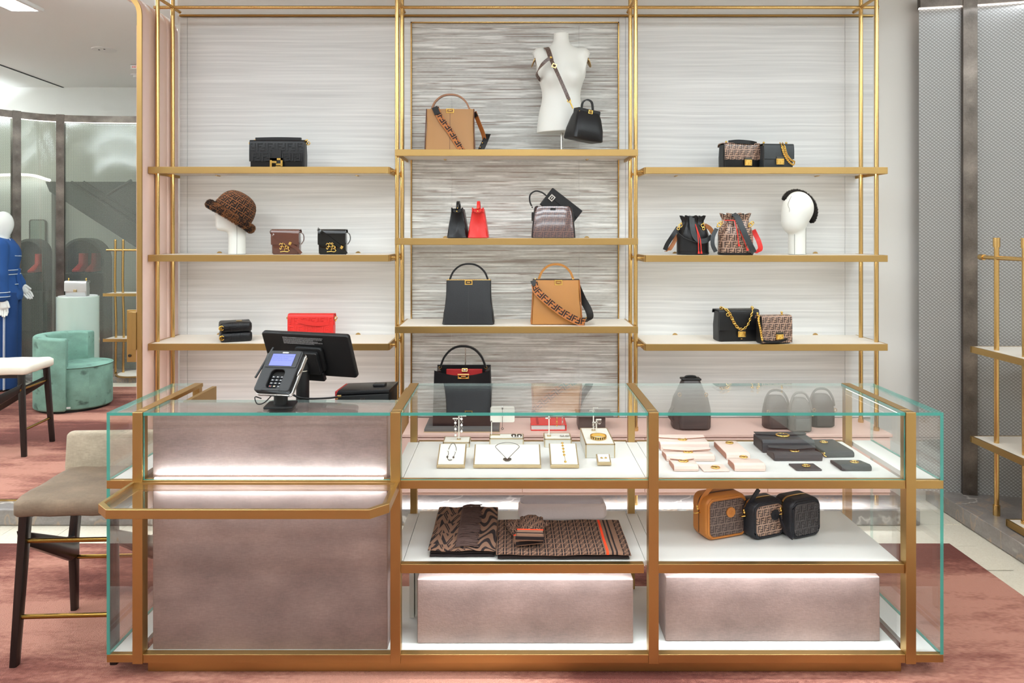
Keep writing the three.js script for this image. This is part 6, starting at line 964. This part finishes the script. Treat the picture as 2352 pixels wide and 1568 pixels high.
// ---------------------------------------------------------------- lounge: tub chair, pedestal with silver bag, mannequin, brass rack
{
  const Y = PLAT + 0.01, t = thing('tub_chair', 'sea green velvet tub chair with wrap-around back seen from behind', 'armchair', [PX(172, 6.3), Y, -6.28]);
  const arc = (r0, r1, a0, a1, n = 40) => { const o = []; for (let i = 0; i <= n; i++) { const a = (a0 + (a1 - a0) * i / n) * Math.PI / 180; o.push([r1 * Math.cos(a), r1 * Math.sin(a)]); } for (let i = n; i >= 0; i--) { const a = (a0 + (a1 - a0) * i / n) * Math.PI / 180; o.push([r0 * Math.cos(a), r0 * Math.sin(a)]); } return o; };
  const up = (g, y) => g.rotateX(-Math.PI / 2).translate(0, y, 0);
  part(t, 'back', bend(up(plate(arc(0.2, 0.295, -70, -272), 0.6, 0.02, [], 4), 0.315), (v) => { v.y += 0.012 * (v.y > 0.5 ? -v.x / 0.3 : 0); }, 0.7), M.green);
  part(t, 'seat', up(bend(plate(arc(0.0001, 0.262, 0, 359.9, 60).slice(0, 61), 0.36, 0.02, [], 4), () => {}, 0.7), 0.195).translate(0.035, 0, -0.01), M.green); part(t, 'piping', clean(new THREE.TorusGeometry(0.262, 0.005, 6, 60)).rotateX(Math.PI / 2).translate(0.035, 0.367, -0.01), M.green);
  part(t, 'base', cyl(0.26, 0.02, 0, 0.01, 0, 40), M.slot); part(t, 'label_tag', box(0.03, 0.014, 0.002, 0.065, 0.05, 0.291, 0), M.pale); t.children.at(-1).rotation.y = 0.2;
  const p = thing('pedestal', 'glossy pale green cylinder pedestal under the silver bag', 'pedestal', [PX(179, 6.75), Y, -6.75]); part(p, 'drum', lathe([[0.0001, 0], [0.172, 0], [0.175, 0.004], [0.175, 0.9], [0.171, 0.905], [0.0001, 0.905]], 60), M.pedestal); part(p, 'top_disc', cyl(0.16, 0.004, 0, 0.907, 0, 48), M.pale);
  const b = flapBag('handbag', 'small shiny silver flap bag on the pale green pedestal', [PX(181, 6.72), Y + 0.91, -6.7], { w: 0.2, h: 0.135, d: 0.06, drop: 0.09, mat: M.silverBag }); part(b, 'clasp', [box(0.03, 0.025, 0.008, 0, 0.05, 0.04, 0.003), letters(0.02, 0.018, 0.004, 0.003).translate(0, 0.05, 0.0455)], M.trim); for (const s of [-1, 1]) part(b, 'strap_stud', [cyl(0.005, 0.02, s * 0.08, 0.145, 0), ball(0.007, s * 0.08, 0.158, 0)], M.shine);
  const r = thing('display_rack', 'slim brass rod rack with two small white shelves behind the lounge', 'rack', [PX(276, 7.46), 0.153, -7.5]);
  const q = (px, py, Z = 7.46) => P(px, py, Z).sub(r.position);
  for (const [x, z] of [[265, 7.46], [283, 7.46], [318, 7.46]]) part(r, 'post', [tube([V3(q(x, 0, z).x, 0, 7.5 - z), V3(q(x, 0, z).x + 0.006, 0.5, 7.5 - z), V3(q(x, 0, z).x - 0.004, 0.9, 7.5 - z), V3(q(x, 0, z).x, 1.36, 7.5 - z)], 0.012, 30, 10)], M.pole);
  part(r, 'crossbar', rod(q(245, 574), q(345, 574), 0.012), M.pole);
  for (const y of [674, 777]) { const a = q(250, y), c = q(345, y); part(r, 'shelf', box(c.x - a.x, 0.014, 0.24, (a.x + c.x) / 2, a.y, 0.02), M.shelfTop); part(r, 'shelf_edge', box(c.x - a.x, 0.03, 0.01, (a.x + c.x) / 2, a.y - 0.004, 0.145), M.gold); }
  part(r, 'base_plate', [cyl(0.2, 0.012, q(318, 0).x, 0.006, 0.06, 48)], M.gold); part(r, 'base_inlay', cyl(0.18, 0.004, q(318, 0).x, 0.013, 0.06, 48), M.shelfTop);
}
{ // dressed mannequin facing right, partly out of the frame
  const Y = PLAT + 0.01, t = thing('mannequin', 'white mannequin in a belted blue suit with white topstitching at the left edge', 'mannequin', [-4.86, Y, -7.0], 0.42);
  const sd = (x, y, z) => { let d = ell(x, y, z, [-0.008, 1.575, 0], [0.088, 0.118, 0.074]); d = smin(d, capsule(x, y, z, [-0.03, 1.36, 0], [-0.01, 1.5, 0], 0.055, 0.045), 0.05);
    d = smin(d, capsule(x, y, z, [-0.02, 1.3, 0], [-0.02, 0.95, 0], 0.12, 0.12, 0.8, 1.2), 0.05);
    for (const s of [-1, 1]) { const L = s > 0 ? [[-0.01, 1.36, 0.19], [0.0, 1.1, 0.23], [0.03, 0.86, 0.22]] : [[-0.01, 1.36, -0.17], [0.02, 1.1, -0.19], [0.12, 0.98, -0.1]]; d = smin(d, capsule(x, y, z, L[0], L[1], 0.05, 0.04), 0.03); d = smin(d, capsule(x, y, z, L[1], L[2], 0.04, 0.026), 0.02); }
    for (const s of [-1, 1]) d = smin(d, capsule(x, y, z, [-0.02, 0.9, s * 0.09], [-0.02, 0.02, s * 0.1], 0.085, 0.045), 0.03);
    return Math.max(d, -y); };
  const hand = (px, py, pz, k) => (x, y, z) => { const X = (x - px), yy = y - py, zz = z - pz; let d = capsule(X, yy, zz, [0, 0.02, 0], [0.004, -0.05, 0], 0.024, 0.033, 1, 0.6); for (let i = 0; i < 4; i++) { const fx = -0.03 + i * 0.0205, l = [0.055, 0.068, 0.072, 0.06][i]; d = smin(d, capsule(X, yy, zz, [fx, -0.06, 0], [fx * 0.95 + 0.004, -0.065 - l * 0.6, 0.004], 0.0085, 0.008), 0.005); d = smin(d, capsule(X, yy, zz, [fx * 0.95 + 0.004, -0.065 - l * 0.6, 0.004], [fx * 0.8 + 0.004, -0.07 - l, 0.014], 0.008, 0.0072), 0.004); } d = smin(d, capsule(X, yy, zz, [0.03, -0.01, 0.004], [0.046, -0.055, 0.012], 0.012, 0.0095), 0.012); return d; };
  const hr = blob(hand(0.035, 0.85, 0.22, 1), 0.035, 0.8, 0.22, 0.12, 64), hl = (() => { const g = blob(hand(0, 0, 0, 1), 0, -0.05, 0, 0.12, 64); return clean(g.rotateZ(0.5).rotateY(0.3).translate(0.128, 0.965, -0.095)); })();
  part(t, 'figure', [blob(sd, 0, 0.85, 0, 0.92, 130), hr, hl], M.plaster);
  const jk = (x, y, z) => { let d = capsule(x, y, z, [-0.02, 1.3, 0], [-0.015, 1.13, 0], 0.155, 0.128, 0.86, 1.25); d = smin(d, capsule(x, y, z, [-0.01, 1.12, 0], [-0.005, 0.9, 0], 0.13, 0.165, 0.95, 1.2), 0.05); d = smin(d, ell(x, y, z, [0.075, 1.27, 0], [0.055, 0.085, 0.12]), 0.06);
    d = Math.max(d, 0.845 - y, y - 1.43); const c = [[[-0.01, 1.36, 0.19], [0.0, 1.1, 0.235], [0.028, 0.9, 0.225]], [[-0.01, 1.36, -0.17], [0.02, 1.1, -0.19], [0.1, 1.0, -0.115]]];
    for (const L of c) { let a = capsule(x, y, z, L[0], L[1], 0.082, 0.07); a = smin(a, capsule(x, y, z, L[1], L[2], 0.07, 0.056), 0.03); d = smin(d, a, 0.03); } return Math.max(d, -Math.hypot(x + 0.02, z) + 0.05 - Math.max(0, 1.4 - y) * 5); };
  part(t, 'jacket', blob(jk, 0, 1.12, 0, 0.36, 110), M.denim);
  const tr = (x, y, z) => { let d = 9; for (const s of [-1, 1]) d = smin(d, capsule(x, y, z, [-0.01, 0.9, s * 0.085], [-0.0, 0.02, s * 0.1], 0.125, 0.11, 1.1, 0.85), 0.02); return Math.max(d, 0.015 - y, y - 0.93); };
  part(t, 'trousers', blob(tr, 0, 0.47, 0, 0.5, 90), M.denimDark);
  part(t, 'belt', [bend(clean(new THREE.TorusGeometry(0.138, 0.018, 8, 40)).rotateX(Math.PI / 2), (v) => { v.x *= 0.9; v.z *= 1.16; }).translate(-0.01, 1.115, 0), box(0.05, 0.05, 0.03, 0.118, 1.125, 0.05, 0.012, 2), ribbon([V3(0.12, 1.12, 0.06), V3(0.13, 1.05, 0.08), V3(0.145, 0.96, 0.08)], 0.03, 0.006, X_, 12)], M.denim);
  part(t, 'stitching', [tube([V3(0.035, 0.84, 0.213), V3(0.03, 0.4, 0.195), V3(0.03, 0.02, 0.196)], 0.004, 20, 5), tube([V3(0.045, 0.84, 0.212), V3(0.04, 0.4, 0.194), V3(0.04, 0.02, 0.195)], 0.003, 20, 5), ...[1.135, 1.095].map((y) => bend(clean(new THREE.TorusGeometry(0.152, 0.0035, 5, 40)).rotateX(Math.PI / 2), (v) => { v.x *= 0.92; v.z *= 1.16; }).translate(-0.008, y, 0)), ...[0.895, 0.935].map((y) => bend(clean(new THREE.TorusGeometry(0.062, 0.0035, 5, 30)).rotateX(Math.PI / 2), () => {}).translate(0.026, y, 0.225)), tube([V3(0.11, 1.27, 0.12), V3(0.142, 1.265, 0.02)], 0.0035, 10, 5), tube([V3(0.06, 1.4, 0.05), V3(0.075, 1.36, 0.04), V3(0.055, 1.43, 0.06)], 0.0035, 12, 5), tube([V3(0.11, 1.0, 0.12), V3(0.14, 1.0, 0.06)], 0.0035, 10, 5)], M.stitch);
  part(t, 'collar', bend(clean(new THREE.CylinderGeometry(0.062, 0.092, 0.06, 30, 3, true)), (v) => { v.x *= 1.05; v.y -= v.x * 0.3; }).translate(-0.022, 1.415, 0), M.denimTwo);
}
// ---------------------------------------------------------------- seen through the mesh glass at the back of the lounge
{
  const Z = 8.34, q = (px, py, z = Z) => { const p = P(px, py, z); return [p.x, p.y]; };
  const es = thing('escalator', 'dark sloping escalator flank with handrails behind the mesh glass', 'escalator', [0, 0, -Z]);
  part(es, 'flank', plate([q(112, 418), q(330, 418), q(330, 575), q(121, 440)], 0.12), M.flank);
  for (const [a, b] of [[[164, 418], [325, 520]], [[192, 418], [325, 500]], [[302, 414], [230, 458]]]) part(es, 'handrail', rod(V3(...q(...a, Z - 0.1), 0.1), V3(...q(...b, Z - 0.1), 0.1), 0.016), M.flankRail);
  const lw = struct('wall_lounge', plate([q(-30, 404), q(60, 402), q(108, 414), q(108, 868), q(-30, 868)], 0.06).translate(0, 0, -8.45), M.wall);
  const cl = thing('cove_light', 'white light strip along the top of the pale wall behind the mesh glass', 'cove light', [0, 0, -8.38]); part(cl, 'light_strip', tube([V3(...q(-30, 402), 0), V3(...q(60, 401), 0), V3(...q(108, 413), 0)], 0.018, 20, 6), M.strip);
  { const l = new THREE.RectAreaLight(COOL, 14, 0.7, 0.03); l.position.set(q(40, 406)[0], q(40, 408)[1], 0.05); l.rotation.x = -Math.PI / 2 + 0.3; cl.add(l); }
  const mr = thing('wall_mirror', 'tall rounded mirror on the pale wall behind the mesh glass', 'mirror', [0, 0, -8.4]); const m0 = q(79, 560), mw = 0.19, mh = 0.56; part(mr, 'frame', plate(rrect(mw, mh, 0.03, ...m0), 0.02, 0, [rrect(mw - 0.02, mh - 0.02, 0.025, ...m0)]), M.bronze); part(mr, 'glass', plate(rrect(mw - 0.02, mh - 0.02, 0.025, ...m0), 0.01), M.mirrorGlass);
  const arch = (px0, px1, top, bot, label) => { const z = 8.1, a = q(px0, bot, z), b = q(px1, top, z), w = b[0] - a[0], r = w / 2, cx = (a[0] + b[0]) / 2, t = thing('arched_cabinet', label, 'display cabinet', [cx, PLAT + 0.062, -z]), h = b[1] - t.position.y, o = [[-r, 0], [r, 0]]; for (let i = 0; i <= 20; i++) { const k = i / 20 * Math.PI; o.push([r * Math.cos(k), h - r + r * Math.sin(k)]); }
    part(t, 'back', plate(o, 0.03), M.archBack); const inn = o.map(([x, y]) => [x * 0.93, y > 0.1 ? y - 0.03 : y + 0.02]); part(t, 'rim', plate(o, 0.14, 0.004, [inn]).translate(0, 0, 0.08), M.flank);
    for (const y of [h * 0.42, h * 0.72]) part(t, 'shelf', box(w * 0.9, 0.014, 0.12, 0, y, 0.075), M.flank); return [t, w, h]; };
  const shoe = (label, x, y, z, m) => { const s = thing('ankle_boot', label, 'shoe', [x, y, z]); part(s, 'upper', loft([[0.0, 0.075, 0.22, 0.03], [0.02, 0.08, 0.23, 0.03], [0.05, 0.072, 0.19, -0.0], [0.09, 0.07, 0.12, -0.03], [0.2, 0.075, 0.11, -0.035]].map(([yy, w, d, cz]) => ring(yy + 0.01, w, d, 0.035, 0, cz, 4, 2)), true, true, 1), m); part(s, 'sole', body([[0, 0.078, 0.22, 0.03, 0, 0.03], [0.012, 0.08, 0.225, 0.03, 0, 0.03]], 0.9), M.slot); return s; };
  const [c1, w1, h1] = arch(155, 256, 546, 868, 'wide dark arched display cabinet behind the mesh glass, nearer the brass rack'), [c2, w2, h2] = arch(52, 118, 548, 868, 'narrower dark arched display cabinet behind the mesh glass beside the mannequin');
  shoe('red boot on the upper shelf of the wide arched cabinet', c1.position.x - 0.04, c1.position.y + h1 * 0.72 + 0.008, c1.position.z + 0.075, M.red); shoe('dark boot on the upper shelf of the wide arched cabinet', c1.position.x + 0.1, c1.position.y + h1 * 0.72 + 0.008, c1.position.z + 0.075, M.redDark); shoe('red boot on the upper shelf of the narrow arched cabinet', c2.position.x + 0.06, c2.position.y + h2 * 0.72 + 0.008, c2.position.z + 0.075, M.red);
  const tb = thing('sideboard', 'dark low sideboard behind the mesh glass beside the mannequin', 'sideboard', [q(78, 700, 7.86)[0], 0.153, -7.85]); part(tb, 'cabinet', box(0.3, 0.42, 0.14, 0, 0.6, 0, 0.01), M.archBack); for (const s of [-1, 1]) part(tb, 'leg', rod(V3(s * 0.12, 0, 0), V3(s * 0.12, 0.4, 0), 0.012), M.slot);
}
// ---------------------------------------------------------------- brass rack at the right edge
{
  const X = 2.573, t = thing('display_rack', 'brass rod rack with white shelves on the marble step at the right edge', 'rack', [X, 0.09, -3.6]), y = (v) => v - 0.09;
  const post = (x, z) => part(t, 'post', [cyl(0.0125, 1.46, x, 0.735, z, 20), cyl(0.017, 0.05, x, 1.448, z, 20), cyl(0.017, 0.055, x, 0.0275, z, 20)], M.pole);
  post(0, -0.284); post(0, -0.07); post(0.42, -0.284); post(0.42, -0.07); post(0, 0.35);
  for (const x of [0, 0.42]) part(t, 'crossbar', [rod(V3(x, y(1.456), -0.41), V3(x, y(1.456), 0.6), 0.0115), rod(V3(x, y(1.456), -0.42), V3(x, y(1.456), -0.385), 0.016)], M.pole);
  for (const h of [0.966, 0.474, 0.13]) { part(t, 'shelf', box(0.515, 0.022, h < 0.2 ? 0.82 : 1.11, 0.2125, y(h) - 0.011, h < 0.2 ? 0.29 : 0.145), M.shelfTop); part(t, 'shelf_edge', [box(0.01, 0.034, h < 0.2 ? 0.83 : 1.12, -0.05, y(h) - 0.016, h < 0.2 ? 0.29 : 0.145), box(0.53, 0.034, 0.01, 0.21, y(h) - 0.016, h < 0.2 ? -0.125 : -0.415)], M.gold); }
}
// ---------------------------------------------------------------- shadows on, then draw
scene.traverse((o) => { if (o.isMesh) { o.castShadow = true; o.receiveShadow = true; } });
renderer.render(scene, camera);
